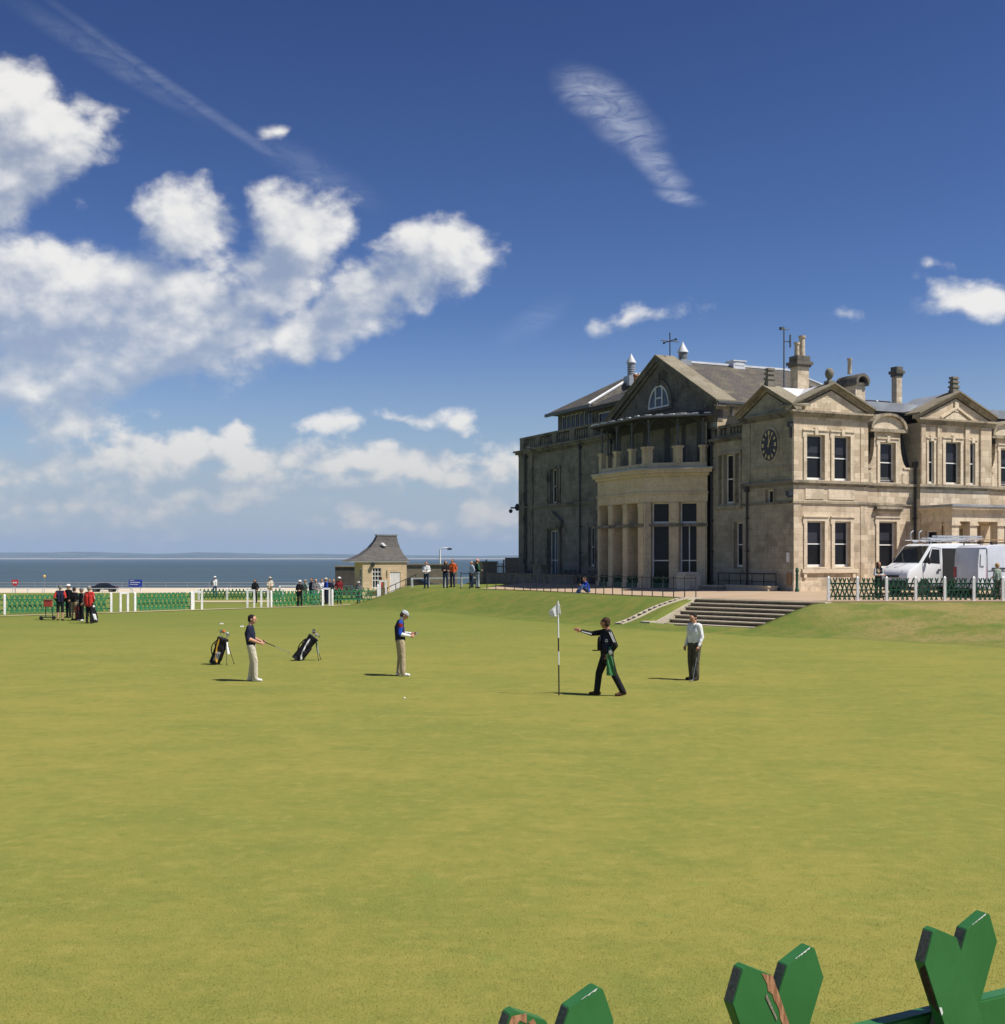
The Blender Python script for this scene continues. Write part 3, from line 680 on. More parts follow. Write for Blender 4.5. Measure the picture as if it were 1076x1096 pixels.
for a in (8.61, 9.78, 11.83, 12.98): mb = MB(); S0.bx(mb, a, a+.3 if a < 12.9 else a+.81, 5.83, 9.1, -.02, .09); mb.build('pilaster', M['south'], club)
course(S0, 8.6, 13.8, 5.55, ((0,.13,.06), (.13,.27,.17)), ends=2); course(S0, 8.6, 13.8, 9.12, ((0,.12,.1), (.12,.22,.2), (.22,.32,.3)), 'cornice', 'cornice', 2)
pediment(S0, 8.6, 13.8, 9.44, 10.75, 3.2, 'south', 'rakestone', 'lead')
mb = MB()
for sg in (-1, 1): S0.poly(mb, [(11.2+sg*1.15, 9.46), (11.2+sg*1.15, 9.58), (11.2, 10.22), (11.2, 10.08)], -.02, .12)
S0.bx(mb, 11.06, 11.34, 9.9, 10.45, -.02, .08); mb.build('inner_pediment', M['trim'], club)
mb = MB(); S0.poly(mb, [(10.3,9.46), (12.1,9.46), (11.2,9.98)], -.02, .05); mb.build('tympanum', M['trim'], club)
PF = at_face(S0, 2.3); pa, pb = 8.62, 13.78
mb = MB(); PF.bx(mb, pa, pb, 3.72, 4.2, -2.28, 0); PF.bx(mb, pa-.06, pb+.06, 4.2, 4.36, -2.28, .08); PF.bx(mb, pa-.2, pb+.2, 4.36, 4.5, -2.28, .22); mb.build('entablature', M['trim'], club)
mb = MB(); PF.bx(mb, pa-.26, pb+.26, 4.502, 4.62, -2.28, .28); mb.build('porch_roof', M['lead'], club)
for a in (8.64, 9.93, 11.93, 13.22):
    mb = MB(); PF.bx(mb, a, a+.5, .35, 3.5, -.55, -.04); mb2 = MB(); PF.bx(mb2, a-.07, a+.57, 3.5, 3.6, -.62, .03); PF.bx(mb2, a-.03, a+.53, 3.6, 3.718, -.6, .0); mb3 = MB(); PF.bx(mb3, a-.06, a+.56, -.6, .35, -.61, .02)
    o = mb.build('porch_pillar', M['trim'], club); mb2.build('capital', M['trim'], o); mb3.build('base', M['trim'], o)
mb = MB(); PF.bx(mb, pa-.05, pb+.05, -.6, .12, -2.25, -.62); mb.build('porch_floor', M['stepstone'], club)
mb = MB(); f = Face((8.62,0,0), Y_, -X_)
f.wall(mb, -1.55, -.02, .12, 3.72, [(-1.2, -.35, .9, 3.25)], .3); mb.build('porch_side_wall', M['south'], club, fix=False)
window(f, -1.2, -.35, .9, 3.25, blind=0, rails=(), d=-.15)

# ---- far wing (mostly outside the picture)
wallmesh(lambda mb: S0.wall(mb, 17.48, 22.4, -.6, 9.2, [(18.3,19.4,5.86,8.22), (20.2,21.3,5.86,8.22), (18.3,19.4,1.3,3.7), (20.2,21.3,1.3,3.7)]), 'south')
for a in (18.3, 20.2):
    for z in (5.86, 1.3): window(S0, a, a+1.1, z, z+2.37); architrave(S0, a, a+1.1, z-.1, z+2.37)
pediment(S0, 17.48, 22.4, 9.44, 10.7, 4.3, 'south', 'rakestone', 'lead')
course(S0, 17.48, 22.4, 5.55, ((0,.13,.06), (.13,.27,.17))); course(S0, 17.48, 22.4, 9.12, ((0,.12,.1), (.12,.32,.3)), 'cornice')
wallmesh(lambda mb: Face((22.4,0,0), Y_, X_).wall(mb, 0, 33, -.6, 9.2), 'clockwall')

# ---- mansard of the south range
mb = MB()
def slab(mb, pts, th=.12):
    n = (V(pts[1])-V(pts[0])).cross(V(pts[2])-V(pts[0])).normalized(); n = n if n.z > 0 else -n
    mb.prism(pts, n*-th)
slab(mb, [(4.9,.55,5.85), (17.5,.55,5.85), (17.5,1.75,9.95), (4.9,1.75,9.95)]); mb.build('roof', M['slatedark'], club, label='dark slate mansard slope between the dormers')
mb = MB(); mb.box(4.7,17.6,1.55,7.3,9.93,10.42); mb.build('roof_kerb', M['lead'], club)
mb = MB(); mb.box(.95,22.2,4.5,7.4,-.6,9.9); mb.box(4.0,4.93,.45,4.5,-.6,9.4); mb.box(17.45,18.2,.45,4.5,-.6,9.4); mb.build('wall', M['clockwall'], club)
# ---- recessed link with balustrade between clock wing and the big block
R0 = at_face(W0, -.3)
tri = [(5.15,5.48), (5.68,6.58), (6.80,7.1)]
wallmesh(lambda mb: R0.wall(mb, 4.43, 7.86, -.6, 8.5, [(a, b, 4.85, 7.62) for a, b in tri]+[(4.58, 5.6, 1.26, 3.77)]), 'clockwall')
for a, b in tri: window(R0, a, b, 4.85, 7.62, blind=0, rails=(.5,), fw=.06, sill=0)
mb = MB()
for a in (4.93, 5.49, 6.59, 7.11): R0.bx(mb, a, a+.18, 4.7, 7.75, -.02, .05)
R0.bx(mb, 4.93, 7.29, 7.63, 7.8, -.02, .06); R0.bx(mb, 4.85, 7.35, 4.55, 4.72, -.02, .14); mb.build('window_surround', M['clockwall'], club)
window(R0, 4.58, 5.6, 1.26, 3.77, blind=.5); architrave(R0, 4.58, 5.6, 1.2, 3.77, w=.16, key=False, mat='clockwall', ears=0)
course(R0, 4.43, 7.86, 8.36, ((0,.1,.08), (.1,.24,.24)), 'cornice', 'westtrim')
def balustrade(f, a0, a1, z, h, mat='westtrim', piers=3, pw=.5, pat=True):
    mb = MB(); f.bx(mb, a0, a1, z, z+.16, -.3, .02); f.bx(mb, a0, a1, z+h-.16, z+h, -.32, .05)
    n = piers-1
    for k in range(piers):
        a = a0+(a1-a0-pw)*k/n; f.bx(mb, a, a+pw, z+.16, z+h-.16, -.28, .03)
    for k in range(n):
        b0 = a0+(a1-a0-pw)*k/n+pw; b1 = a0+(a1-a0-pw)*(k+1)/n; m_ = max(2, round((b1-b0)/.34))
        for j in range(m_):
            q = b0+(b1-b0)*(j+.5)/m_; r = .32*(b1-b0)/m_
            pts = [(q+r*math.cos(i*math.pi/4+.39), z+h/2+(h/2-.17)*math.sin(i*math.pi/4+.39)) for i in range(8)]
            f.poly(mb, pts, -.2, -.06)
    return mb.build('balustrade', M[mat], club)
balustrade(R0, 4.43, 7.86, 8.6, .72, 'westtrim', 3, .35)

# ---- west block, gable, attics
wh = [(26.2,28.5,5.68,8.26), (26.1,28.3,.15,3.85), (21.15,22.05,1.2,3.88)]
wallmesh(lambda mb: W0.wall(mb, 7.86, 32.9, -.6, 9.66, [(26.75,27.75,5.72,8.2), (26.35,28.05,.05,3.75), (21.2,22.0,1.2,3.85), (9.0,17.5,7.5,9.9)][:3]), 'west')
window(W0, 26.75, 27.75, 5.72, 8.2, blind=0, d=-.22)
mb = MB()
for a in (26.15, 26.53, 27.75, 28.13): W0.bx(mb, a, a+.2, 5.6, 8.35, -.02, .09)
W0.bx(mb, 26.15, 28.33, 8.2, 8.4, -.02, .1); W0.bx(mb, 26.1, 28.4, 5.55, 5.7, -.02, .14); mb.build('window_surround', M['westtrim'], club)
window(W0, 26.35, 28.05, .05, 3.75, blind=0, rails=(.42,), mull=(.35,.65), name='door', sill=0, gl='glasssky')
mb = MB(); W0.bx(mb, 26.05, 26.35, 0, 3.9, -.02, .16); W0.bx(mb, 28.05, 28.35, 0, 3.9, -.02, .16); W0.bx(mb, 25.8, 28.6, 3.9, 4.3, -.02, .22); W0.poly(mb, [(25.6,4.3), (28.8,4.3), (27.2,5.15)], -.02, .28); mb.build('door_pediment', M['westtrim'], club)
mb = MB(); W0.poly(mb, [(26.3,4.38), (28.1,4.38), (27.2,4.86)], .26, .30); mb.build('pediment_panel', M['west'], club)
window(W0, 21.2, 22.0, 1.2, 3.85, blind=0); architrave(W0, 21.2, 22.0, 1.1, 3.85, w=.16, key=False, mat='west', ears=0)
course(W0, 18.7, 32.9, 5.45, ((0,.13,.08), (.13,.22,.13)), 'string_course', 'westtrim')
course(W0, 18.7, 32.9, 9.5, ((0,.14,.12), (.14,.3,.3), (.3,.42,.42)), 'cornice', 'westtrim', 2)
balustrade(W0, 18.7, 32.9, 9.92, 1.0, 'westtrim', 6, .7)
for a, b, d in ((32.0, 32.9, .14), (30.6, 31.2, .1)): mb = MB(); W0.bx(mb, a, b, -.6, 9.5, -.02, d); mb.build('pilaster', M['westtrim'], club)
wallmesh(lambda mb: Face((0,32.9,0), X_, Y_).wall(mb, 0, 22.4, -.6, 9.66), 'west')
mb = MB(); mb.box(.3, 22.3, 7.2, 32.8, 9.3, 9.62); mb.build('flat_roof', M['lead'], club)
# central block under the slate roof
BS = Face((.2,7.12,0), X_, -Y_)
wallmesh(lambda mb: BS.wall(mb, 0, 11.5, 7.5, 10.55), 'south')
mb = MB(); BS.bx(mb, -.1, 11.5, 10.3, 10.46, -.02, .1); BS.bx(mb, -.2, 11.5, 10.46, 10.6, -.02, .3); mb.build('cornice', M['cornice'], club)
mb = MB(); BS.bx(mb, -.2, 11.6, 10.602, 10.72, .12, .42); mb.build('gutter', M['irongrey'], club)
gv, ge, ga = 13.3, 10.62, 14.0
mb = MB(); slab(mb, [(.55,6.85,ge), (12.6,6.85,ge), (9.9,gv,ga), (.55,gv,ga)]); mb.build('roof', M['slate'], club, label='brown grey lichened slate slope facing the sun')
mb = MB(); slab(mb, [(.55,19.75,ge), (12.6,19.75,ge), (9.9,gv,ga), (.55,gv,ga)]); slab(mb, [(12.6,6.85,ge), (12.6,19.75,ge), (9.9,gv,ga)]); mb.build('roof', M['slate'], club)
mb = MB(); mb.box(.6, 9.95, gv-.14, gv+.14, ga-.03, ga+.1); mb.tube((9.9,gv,ga+.03), (12.6,6.85,ge+.06), .09, .09, 6); mb.build('ridge_flashing', M['leadlight'], club)
mb = MB(); mb.box(5.45, 6.35, gv-.4, gv+.4, ga-.25, ga+.25); mb.box(5.38, 6.42, gv-.46, gv+.46, ga+.252, ga+.33); mb.box(5.55,6.25,gv-.42,gv-.405,ga,ga+.2); mb.build('roof_vent', M['leadlight'], club)
mb = MB(); mb.box(8.5, 9.5, 9.0, 9.9, 12.0, 12.35); mb.build('skylight', M['lead'], club)
GF = Face((.2,gv,0), Y_, -X_)
mb = MB(); pts = [(-6.2,9.6), (6.2,9.6), (6.2,10.55), (0,13.9), (-6.2,10.55)]
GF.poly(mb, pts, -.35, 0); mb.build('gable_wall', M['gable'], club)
for sg in (-1, 1):
    mb = MB(); GF.poly(mb, [(sg*6.55,10.42), (sg*6.55,10.72), (0,14.24), (0,13.94)], -.34, .28); GF.poly(mb, [(sg*6.1,10.36), (sg*6.1,10.56), (0,13.94), (0,13.74)], -.02, .14); mb.build('raking_cornice', M['gable'], club)
    mb = MB(); GF.poly(mb, [(sg*6.6,10.722), (sg*6.6,10.80), (0,14.34), (0,14.242)], -1.05, .34); mb.build('coping', M['rakestone'], club)
# lunette
lun = lambda r, rz_, n=14: [(-r*math.cos(k*math.pi/n), 11.05+rz_*math.sin(k*math.pi/n)) for k in range(n+1)]
mb = MB(); o_, i_ = lun(1.55, 1.75), lun(1.22, 1.42)
for k in range(14): GF.poly(mb, [i_[k], i_[k+1], o_[k+1], o_[k]], -.02, .12)
GF.bx(mb, -.14, .14, 12.4, 13.15, -.02, .2); GF.bx(mb, -1.6, 1.6, 10.85, 11.03, -.02, .16); mb.build('lunette_surround', M['gable'], club)
mb = MB(); j_ = lun(1.10, 1.30)
for k in range(14): GF.poly(mb, [j_[k], j_[k+1], i_[k+1], i_[k]], .0, .09)
for a in (-.38, .38): GF.bx(mb, a-.05, a+.05, 11.1, 12.25, .0, .085)
GF.bx(mb, -1.16, 1.16, 11.05, 11.14, .0, .088); GF.bx(mb, -.33, .33, 11.62, 11.7, .0, .08); lw = mb.build('window', M['white'], club)
mb = MB(); GF.poly(mb, lun(1.16, 1.36), -.01, .03); mb.build('pane', M['glasssky'], lw)
# attic rooms left of the gable
A0 = at_face(W0, -1.6)
def attic(a0, a1, wins, z0, z1, sgl, back=7.):
    mb = MB(); A0.wall(mb, a0, a1, z0, z1, [(p, q, z0+.3, z1-.28) for p, q in wins], .2)
    Face((1.6,a0,0), X_, -Y_).wall(mb, 0, back, z0, z1); Face((1.6,a1,0), X_, Y_).wall(mb, 0, back, z0, z1); mb.build('attic_wall', M['westtrim'], club, fix=False)
    for p, q in wins: window(A0, p, q, z0+.3, z1-.28, d=-.1, blind=0, rails=(), fw=.06, gl=sgl, sill=0)
attic(24.3, 29.7, [(24.5+.68*k, 24.5+.68*k+.66) for k in range(7)], 9.65, 12.55, 'glasssky')
attic(19.4, 24.2, [(20.0,21.5), (21.9,23.7)], 9.65, 12.2, 'glass', 5.)
mb = MB(); e = .75
slab(mb, [(1.6-e,23.6,12.5), (1.6-e,30.3,12.5), (5.4,26.6,15.0), (5.4,24.6,15.0)]); slab(mb, [(1.6-e,30.3,12.5), (9.5,30.3,12.5), (5.4,26.6,15.0)]); slab(mb, [(9.5,23.6,12.5), (9.5,30.3,12.5), (5.4,26.6,15.0), (5.4,24.6,15.0)]); slab(mb, [(1.6-e,23.6,12.5), (9.5,23.6,12.5), (5.4,24.6,15.0)])
mb.build('roof', M['slate'], club, label='hipped slate roof of the attic rooms')
mb = MB(); mb.tube((1.6-e,23.6,12.54), (5.4,24.6,15.05), .1, .1, 6); mb.box(5.3,9.,24.2,24.9,14.6,15.08); mb.build('hip_flashing', M['leadlight'], club)
mb = MB(); slab(mb, [(9.0,23.55,12.6), (3.2,23.55,12.6), (5.6,24.5,15.02)], .05); mb.build('roof', M['leadlight'], club, label='pale lead slope behind the hip')
mb = MB(); slab(mb, [(.9,18.8,12.3), (.9,24.4,12.3), (4.2,22.6,13.9), (4.2,18.8,14.1)]); mb.box(1.0,1.3,18.8,24.4,12.05,12.28); mb.build('roof', M['slatedark'], club, label='low dark roof between hip and gable')
mb = MB(); mb.box(.82, 1.0, 23.5, 30.4, 12.3, 12.52); mb.build('gutter', M['irongrey'], club)
def turret(x, y, z, r=.38, h=1.05):
    mb = MB(); mb.box(x-r*1.35, x+r*1.35, y-r*1.35, y+r*1.35, z-.5, z+.2)
    for k in range(6): mb.lathe([(r*.9, k*h/6), (r, k*h/6+.02), (r, k*h/6+h/6-.05), (r*.9, k*h/6+h/6-.03)], (x, y, z+.2), 14)
    o = mb.build('vent_turret', M['lead'], club, smooth=True)
    mb = MB(); mb.lathe([(r*1.22, 0), (r*1.2, .06), (.03, .62), (.01, .7)], (x, y, z+.2+h), 14); mb.build('cone_cap', M['leadlight'], o, smooth=True)
turret(4.6, 24.1, 14.55, .29, .95); turret(1.9, gv, 13.9, .29, .5)
mb = MB(); p = (.95, gv, 14.1); mb.tube(p, (.95, gv, 15.7), .035); mb.tube((.95,gv-.62,15.25), (.95,gv+.62,15.25), .03); mb.tube((.3,gv,15.25), (1.6,gv,15.25), .03)
for dv in (-.68, .68): mb.ball((.95, gv+dv, 15.25), .08, 8, 5)
mb.ball((.95,gv,15.72), .06, 6, 4); mb.build('weathervane', M['iron'], club)
mb = MB(); mb.lathe([(.15,0), (.15,.55), (.2,.6), (.2,.72), (.13,.74)], (3.0,20.8,13.6)); mb.build('chimney_pot', M['potred'], club, smooth=True)

# ---- columned bay with veranda
bA, bB, bC, bD = V((0,7.86,0)), V((-2.6,10.46,0)), V((-2.6,16.07,0)), V((0,18.7,0))
F1 = Face(bA, bB-bA, (-.7071,-.7071,0)); F2 = Face(bB, Y_, -X_); F3 = Face(bC, bD-bC, (-.7071,.7071,0))
L1 = (bB-bA).length; L2 = 5.61
h1 = [(.61,1.63,.05,5.03), (2.24,3.31,.05,5.03)]; h2 = [(.72,1.95,.15,5.03), (2.52,3.68,.15,5.03), (4.28,5.3,.15,5.03)]
mb = MB()
F1.wall(mb, 0, L1, -.6, 6.75, h1, .62); F2.wall(mb, 0, L2, -.6, 6.75, h2, .85); F3.wall(mb, 0, L1, -.6, 6.75, h1, .62)
mb.build('bay_wall', M['bay'], club, fix=False)
mb = MB()
for f, LL, hs in ((F1, L1, h1), (F2, L2, h2), (F3, L1, h1)):
    ed = [0.03]+[v for h in hs for v in (h[0], h[1])]+[LL-.03]
    for a, b in zip(ed[::2], ed[1::2]):
        f.bx(mb, a+.05, b-.05, .3, 3.55, -.02, .055); f.bx(mb, a+.05, b-.05, 3.85, 4.95, -.02, .055); f.bx(mb, a+.0, b-.0, -.5, .3, -.02, .11); f.bx(mb, a+.01, b-.01, 4.82, 4.99, -.02, .085)
mb.build('pilaster', M['bay'], club)
mb = MB(); mb.prism([F1.P(a, -.5, d) for a, d in ((3.34,.0), (3.62,.26), (3.67,.26), (3.67,.0))], (0,0,5.46)); mb.build('sun_wedge', M['bay'], club)  # wedge added at the corner so its south face catches a sun strip
def ring(mb, off, z0, z1, inner=0.):
    k = off*math.tan(math.pi/8); pts = [(0+.0, 7.86-off*1.414), (-2.6-off, 10.46-k), (-2.6-off, 16.07+k), (0, 18.7+off*1.414)]
    if inner: pts += [(0, 18.7-inner), (-2.6+inner, 16.0), (-2.6+inner, 10.5), (0, 7.86+inner)]
    mb.prism([(x, y, z0) for x, y in pts], (0,0,z1-z0))
mb = MB(); ring(mb, .07, 3.6, 3.78, .3)
mb.build('transom_course', M['westtrim'], club)
mb = MB(); ring(mb, .04, 5.05, 5.5, .3); ring(mb, .1, 5.5, 5.62, .3); ring(mb, .03, 5.62, 6.55, .3); ring(mb, .16, 6.55, 6.72, .3); mb.build('frieze', M['bay'], club)
mb = MB(); ring(mb, .34, 6.722, 6.9); ring(mb, .42, 6.9, 6.96); mb.build('cornice', M['bay'], club)
mb = MB(); ring(mb, .40, 6.962, 7.02); mb.build('balcony_lead', M['lead'], club)
for f, hs in ((F1, h1), (F2, h2), (F3, h1)):
    dd = -.45 if f is not F2 else -.72
    for i, h in enumerate(hs):
        window(f, h[0], h[1], 3.78, h[3], d=dd, blind=0, rails=(), fw=.08, sill=0)
        window(f, h[0], h[1], h[2], 3.78, d=dd, blind=0, rails=(.42,), fw=.08, sill=0, mull=(.5,) if f is F1 and i == 0 else ())
# balcony piers and low wall
mb = MB()
for f, LL, cuts in ((F1, L1, [(.05,.45), (1.35,2.15), (3.25,3.66)]), (F2, L2, [(.02,.42), (1.55,1.95), (3.35,3.75), (5.2,5.6)]), (F3, L1, [(.05,.45), (1.35,2.15), (3.25,3.66)])):
    f.bx(mb, .02, LL-.02, 7.02, 7.34, -.28, -.05)
    for a, b in cuts:
        q = f.P((a+b)/2, 0, -.19); w = (b-a)/2*(.8 if f is not F2 else 1)
        w *= .82; mb.box(q.x-.16, q.x+.16, q.y-w, q.y+w, 7.3, 8.2); mb.box(q.x-.22, q.x+.22, q.y-w-.06, q.y+w+.06, 8.2, 8.32)
mb.build('balcony_wall', M['bay'], club)
def vpost(p):
    mb = MB(); mb.lathe([(.08,8.34), (.08,8.5), (.05,8.55), (.05,9.72), (.09,9.8), (.09,9.9)], p, 8); v = V((p[0], p[1], 0))
    d = V((p[0]-2, (p[1]-13.3)*.6, 0)).normalized(); tg = V((-d.y, d.x, 0))
    for sg in (-1, 1):
        pts = [V((p[0], p[1], 9.35))+tg*sg*.05+V((0,0,.52*math.sin(k*math.pi/8)))+tg*sg*.5*(1-math.cos(k*math.pi/8)) for k in range(5)]
        mb.path(pts, .022, 5)
    mb.build('veranda_post', M['irongrey'], club)
for f, aa in ((F1, (.25,1.75,3.48)), (F2, (1.75,3.55,5.4)), (F3, (1.75,3.45))):
    for a in aa: q = f.P(a, 0, -.17); vpost((q.x, q.y, 0))
mb = MB(); k = .5
o_ = [(0, 7.2), (-3.05, 10.25), (-3.05, 16.28), (0, 19.3)]; i_ = [(.1, 8.5), (-.1, 11.5), (-.1, 15.2), (.1, 18.0)]
for a in range(3): slab(mb, [(*o_[a], 10.02), (*o_[a+1], 10.02), (*i_[a+1], 10.38), (*i_[a], 10.38)], .06)
mb.build('veranda_roof', M['slatedark'], club)
mb = MB()
for a in range(3):
    p0, p1 = V((*o_[a], 9.9)), V((*o_[a+1], 9.9)); mb.tube(p0+V((0,0,.1)), p1+V((0,0,.1)), .07, .07, 6)
mb.build('gutter', M['irongrey'], club)
mb = MB()
for a in range(3):
    n = 6
    for j in range(n):
        t0, t1 = (j+.25)/n, (j+.6+.2*random.random())/n
        q = [V((*o_[a], 10.09)).lerp(V((*o_[a+1], 10.09)), t) for t in (t0, t1)]; d = (V((*i_[a], 10.1))-q[0])*.05
        mb = MB(); mb.fbox(q[0], q[1]-q[0], V((d.x, d.y, .01)), V((0,0,.05))); mb.build('lead_patch', M['leadlight'], club)
# rooms behind the veranda
VF = Face((-.02,8.4,0), Y_, -X_)
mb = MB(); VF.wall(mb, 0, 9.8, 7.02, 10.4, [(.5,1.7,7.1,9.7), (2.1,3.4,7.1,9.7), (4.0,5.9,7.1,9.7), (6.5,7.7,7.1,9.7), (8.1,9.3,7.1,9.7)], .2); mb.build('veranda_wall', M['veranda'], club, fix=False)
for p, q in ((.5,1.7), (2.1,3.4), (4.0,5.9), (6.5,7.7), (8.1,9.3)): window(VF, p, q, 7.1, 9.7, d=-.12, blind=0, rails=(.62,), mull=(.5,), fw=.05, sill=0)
# planters at the bay
for f, hs in ((F1, h1[1:]), (F2, h2)):
    for h in hs:
        mb = MB(); a0, a1 = h[0]+.05, h[1]-.05
        for k in range(70):
            a = random.uniform(a0, a1); z = random.uniform(.28, .66); d = random.uniform(-.3, .12); r = random.uniform(.05, .1)
            mb.ball(f.P(a, z, d), (r, r, r*.8), 6, 4)
        m2 = MB(); f.bx(m2, a0, a1, .0, .32, -.32, .14)
        o = m2.build('planter', M['greendark']); o.location = CB; o.rotation_euler = (0,0,TH)
        mb.build('clipped_box', M['greenplant'], o)
        PLANTERS.append(o)
# pipes
def pipe(f, a, z0, z1, mat='pipe', d=.1, r=.055):
    mb = MB(); mb.tube(f.P(a, z0, d), f.P(a, z1, d), r, r, 8)
    for z in np.arange(z0+.6, z1, 1.8): f.bx(mb, a-.09, a+.09, z, z+.07, 0, d+.06)
    f.bx(mb, a-.12, a+.12, z1-.02, z1+.25, .0, .22); mb.build('drainpipe', M[mat], club, smooth=True)
pipe(W0, 23.14, -.3, 9.4); pipe(W0, 31.7, -.3, 9.4); pipe(W0, 18.85, -.3, 9.4); pipe(R0, 4.62, 4.4, 8.3); pipe(W0, 3.9, -.3, 5.4); pipe(R0, 7.72, -.3, 8.3); pipe(D0, 8.5, -.3, 6.8); pipe(W0, .12, 8, 8.6); pipe(BS, .9, 8.3, 10.4, 'irongrey')
mb = MB(); W0.bx(mb, -.02, .28, 5.0, 5.25, .02, .3); W0.bx(mb, .02, .2, 4.9, 5.0, .05, .25); mb.build('floodlight', M['iron'], club)
mb = MB(); mb.tube((0,33.0,5.55), (-.35,33.0,5.6), .05); mb.tube((-.35,33.,5.6), (-.75,33.,5.6), .06); mb.ball((-.75,33.,5.35), .16, 8, 6); mb.ball((-.2,33.,5.65), (.2,.2,.28), 8, 6); mb.build('security_camera', M['iron'], club)
mb = MB(); W0.bx(mb, .3, .46, 1.55, 2.05, 0, .1); mb.build('wall_box', M['white'], club)
mb = MB(); W0.bx(mb, .15, .5, .35, 1.0, 0, .06); mb.build('notice_plate', M['timber'], club)
# chimneys
def stack(x0, x1, y0, y1, z0, z1, pots=(), cap='flat', mat='south'):
    mb = MB(); mb.box(x0, x1, y0, y1, z0, z1); mb.box(x0-.06, x1+.06, y0-.06, y1+.06, z0+.9, z0+1.02); o = mb.build('chimney', M[mat], club)
    mb = MB()
    if cap == 'flat':
        mb.box(x0-.09, x1+.09, y0-.09, y1+.09, z1, z1+.12); mb.box(x0-.17, x1+.17, y0-.17, y1+.17, z1+.12, z1+.3); mb.box(x0-.05, x1+.05, y0-.05, y1+.05, z1+.3, z1+.62)
        top = z1+.62
    elif cap == 'arch':
        mb.box(x0-.2, x1+.2, y0-.12, y1+.12, z1, z1+.15); c = (x0+x1)/2; r = (x1-x0)/2+.16; n = 12
        for k in range(n):
            a0, a1 = k*math.pi/n, (k+1)*math.pi/n
            mb.prism([(c-r*s*math.cos(a), y0-.25, z1+.15+.52*s*math.sin(a)) for a, s in ((a0,1), (a1,1), (a1,.68), (a0,.68))], (0, y1-y0+.5, 0))
        mb.box(c-r*.66, c+r*.66, y0+.3, y1-.1, z1+.15, z1+.5); top = z1+.78
    else:
        mb.box(x0-.05, x1+.05, y0-.05, y1+.05, z1-.05, z1+.12); mb.box(x0-.13, x1+.13, y0-.13, y1+.13, z1+.12, z1+.3); mb.prism([(x0-.04,y0-.04,z1+.3), (x1+.04,y0-.04,z1+.3), (x1+.04,y1+.04,z1+.3), (x0-.04,y1+.04,z1+.3)], (0,0,.25)); top = z1+.55
    mb.build('chimney_cap', M['gable'], o)
    for px_, py_, h, r, mt in pots:
        mb = MB(); mb.lathe([(r*1.05,0), (r,.1), (r*.92,h-.16), (r*1.2,h-.12), (r*1.2,h), (r*.8,h+.01)], (px_, py_, top-.02), 12); mb.build('chimney_pot', M[mt], o, smooth=True)
stack(3.2, 3.98, 3.7, 4.35, 9.4, 12.45, ((3.38,4.0,.8,.14,'pot'), (3.78,4.05,1.2,.17,'pot')))
stack(7.3, 8.0, 3.7, 5.0, 9.4, 11.65, ((7.55,4.5,.9,.12,'pot'),), 'arch')
stack(13.2, 13.62, 6.8, 7.25, 9.8, 13.0, (), 'plain')
mb = MB(); mb.tube((2.1,3.5,10.2), (2.1,3.5,14.5), .05, .035); mb.tube((1.8,3.5,14.4), (2.4,3.5,14.4), .03); mb.tube((2.45,3.4,13.4), (2.45,3.4,14.1), .05); mb.box(2.05,2.5,3.45,3.5,13.7,13.75); mb.box(1.85,2.0,3.4,3.6,14.35,14.5); mb.build('antenna_mast', M['irongrey'], club)
# glazed roof lights on the flat
mb = MB(); slab(mb, [(9.2,5.2,10.4), (12.4,5.2,10.4), (12.4,6.6,11.35), (9.2,6.6,11.35)]); o = mb.build('roof_light', M['leadlight'], club)
mb = MB()
for a in (9.35, 10.4, 11.45): slab(mb, [(a,5.3,10.52), (a+.9,5.3,10.52), (a+.9,6.5,11.33), (a,6.5,11.33)], .03)
mb.build('pane', M['blind'], o)
# ------------------------------------------------------------------ things on the terrace and the bank
for o, l in zip(PLANTERS, ['green box planter in the right-hand opening of the shaded bay front', 'green box planter between the bay columns, nearest the bay corner', 'green box planter in the middle opening between the bay columns', 'green box planter in the leftmost opening of the columned bay']):
    tag(o, l, 'planter', 'planters in the bay openings')
PLANTERS[0]['label'] = 'wide green box planter under the tall bay window facing the steps'
for o, l in zip(PLANTERS[1:], ['green planter between columns of the bay, next to the bay corner', 'green planter in the middle gap of the three column gaps', 'green planter in the column gap farthest left, by the narrow window']): o['label'] = l

def wthing(name, label, cat, u, v, rz=0, group=None):
    p = L2W(u, v); return thing(name, label, cat, (p.x, p.y, G(p.x, p.y)), TH+rz, group)
# broad stone steps
st = thing('stone_steps', 'broad flight of worn stone steps from the green up to the terrace', 'steps', (SO.x, SO.y, 0))
N = 7; rise, tread = 1.20/N, .45
def sp(s, d, z): q = SE*s+SF*d; return V((q.x, q.y, z))
for k in range(N+1):
    z1 = 1.265-rise*k; d0, d1 = tread*k-.12, tread*(k+1)+.06
    s0 = .02+.045*k; s1 = 6.85-.2*k
    mb = MB(); mb.prism([sp(s0, d0, z1-.05), sp(s1, d0, z1-.05), sp(s1, d1-.05, z1-.05), sp(s0, d1-.05, z1-.05)], (0,0,.05))
    o = mb.build('tread', M['stepstone'], st)
    if k < N: mb = MB(); mb.prism([sp(s0, d0, z1-rise-.12), sp(s1, d0, z1-rise-.12), sp(s1, d1-.10, z1-rise-.12), sp(s0, d1-.10, z1-rise-.12)], (0,0,rise+.068)); mb.build('riser', M['riser'], st)
mb = MB(); mb.prism([sp(-.42,-.2,-.2), sp(-.42,-.2,1.30), sp(-.42,.1,1.32), sp(-.40,3.35,.30), sp(-.40,3.55,.28), sp(-.4,3.55,-.3)], SE*.40); mb.build('side_kerb', M['stepstone'], st)
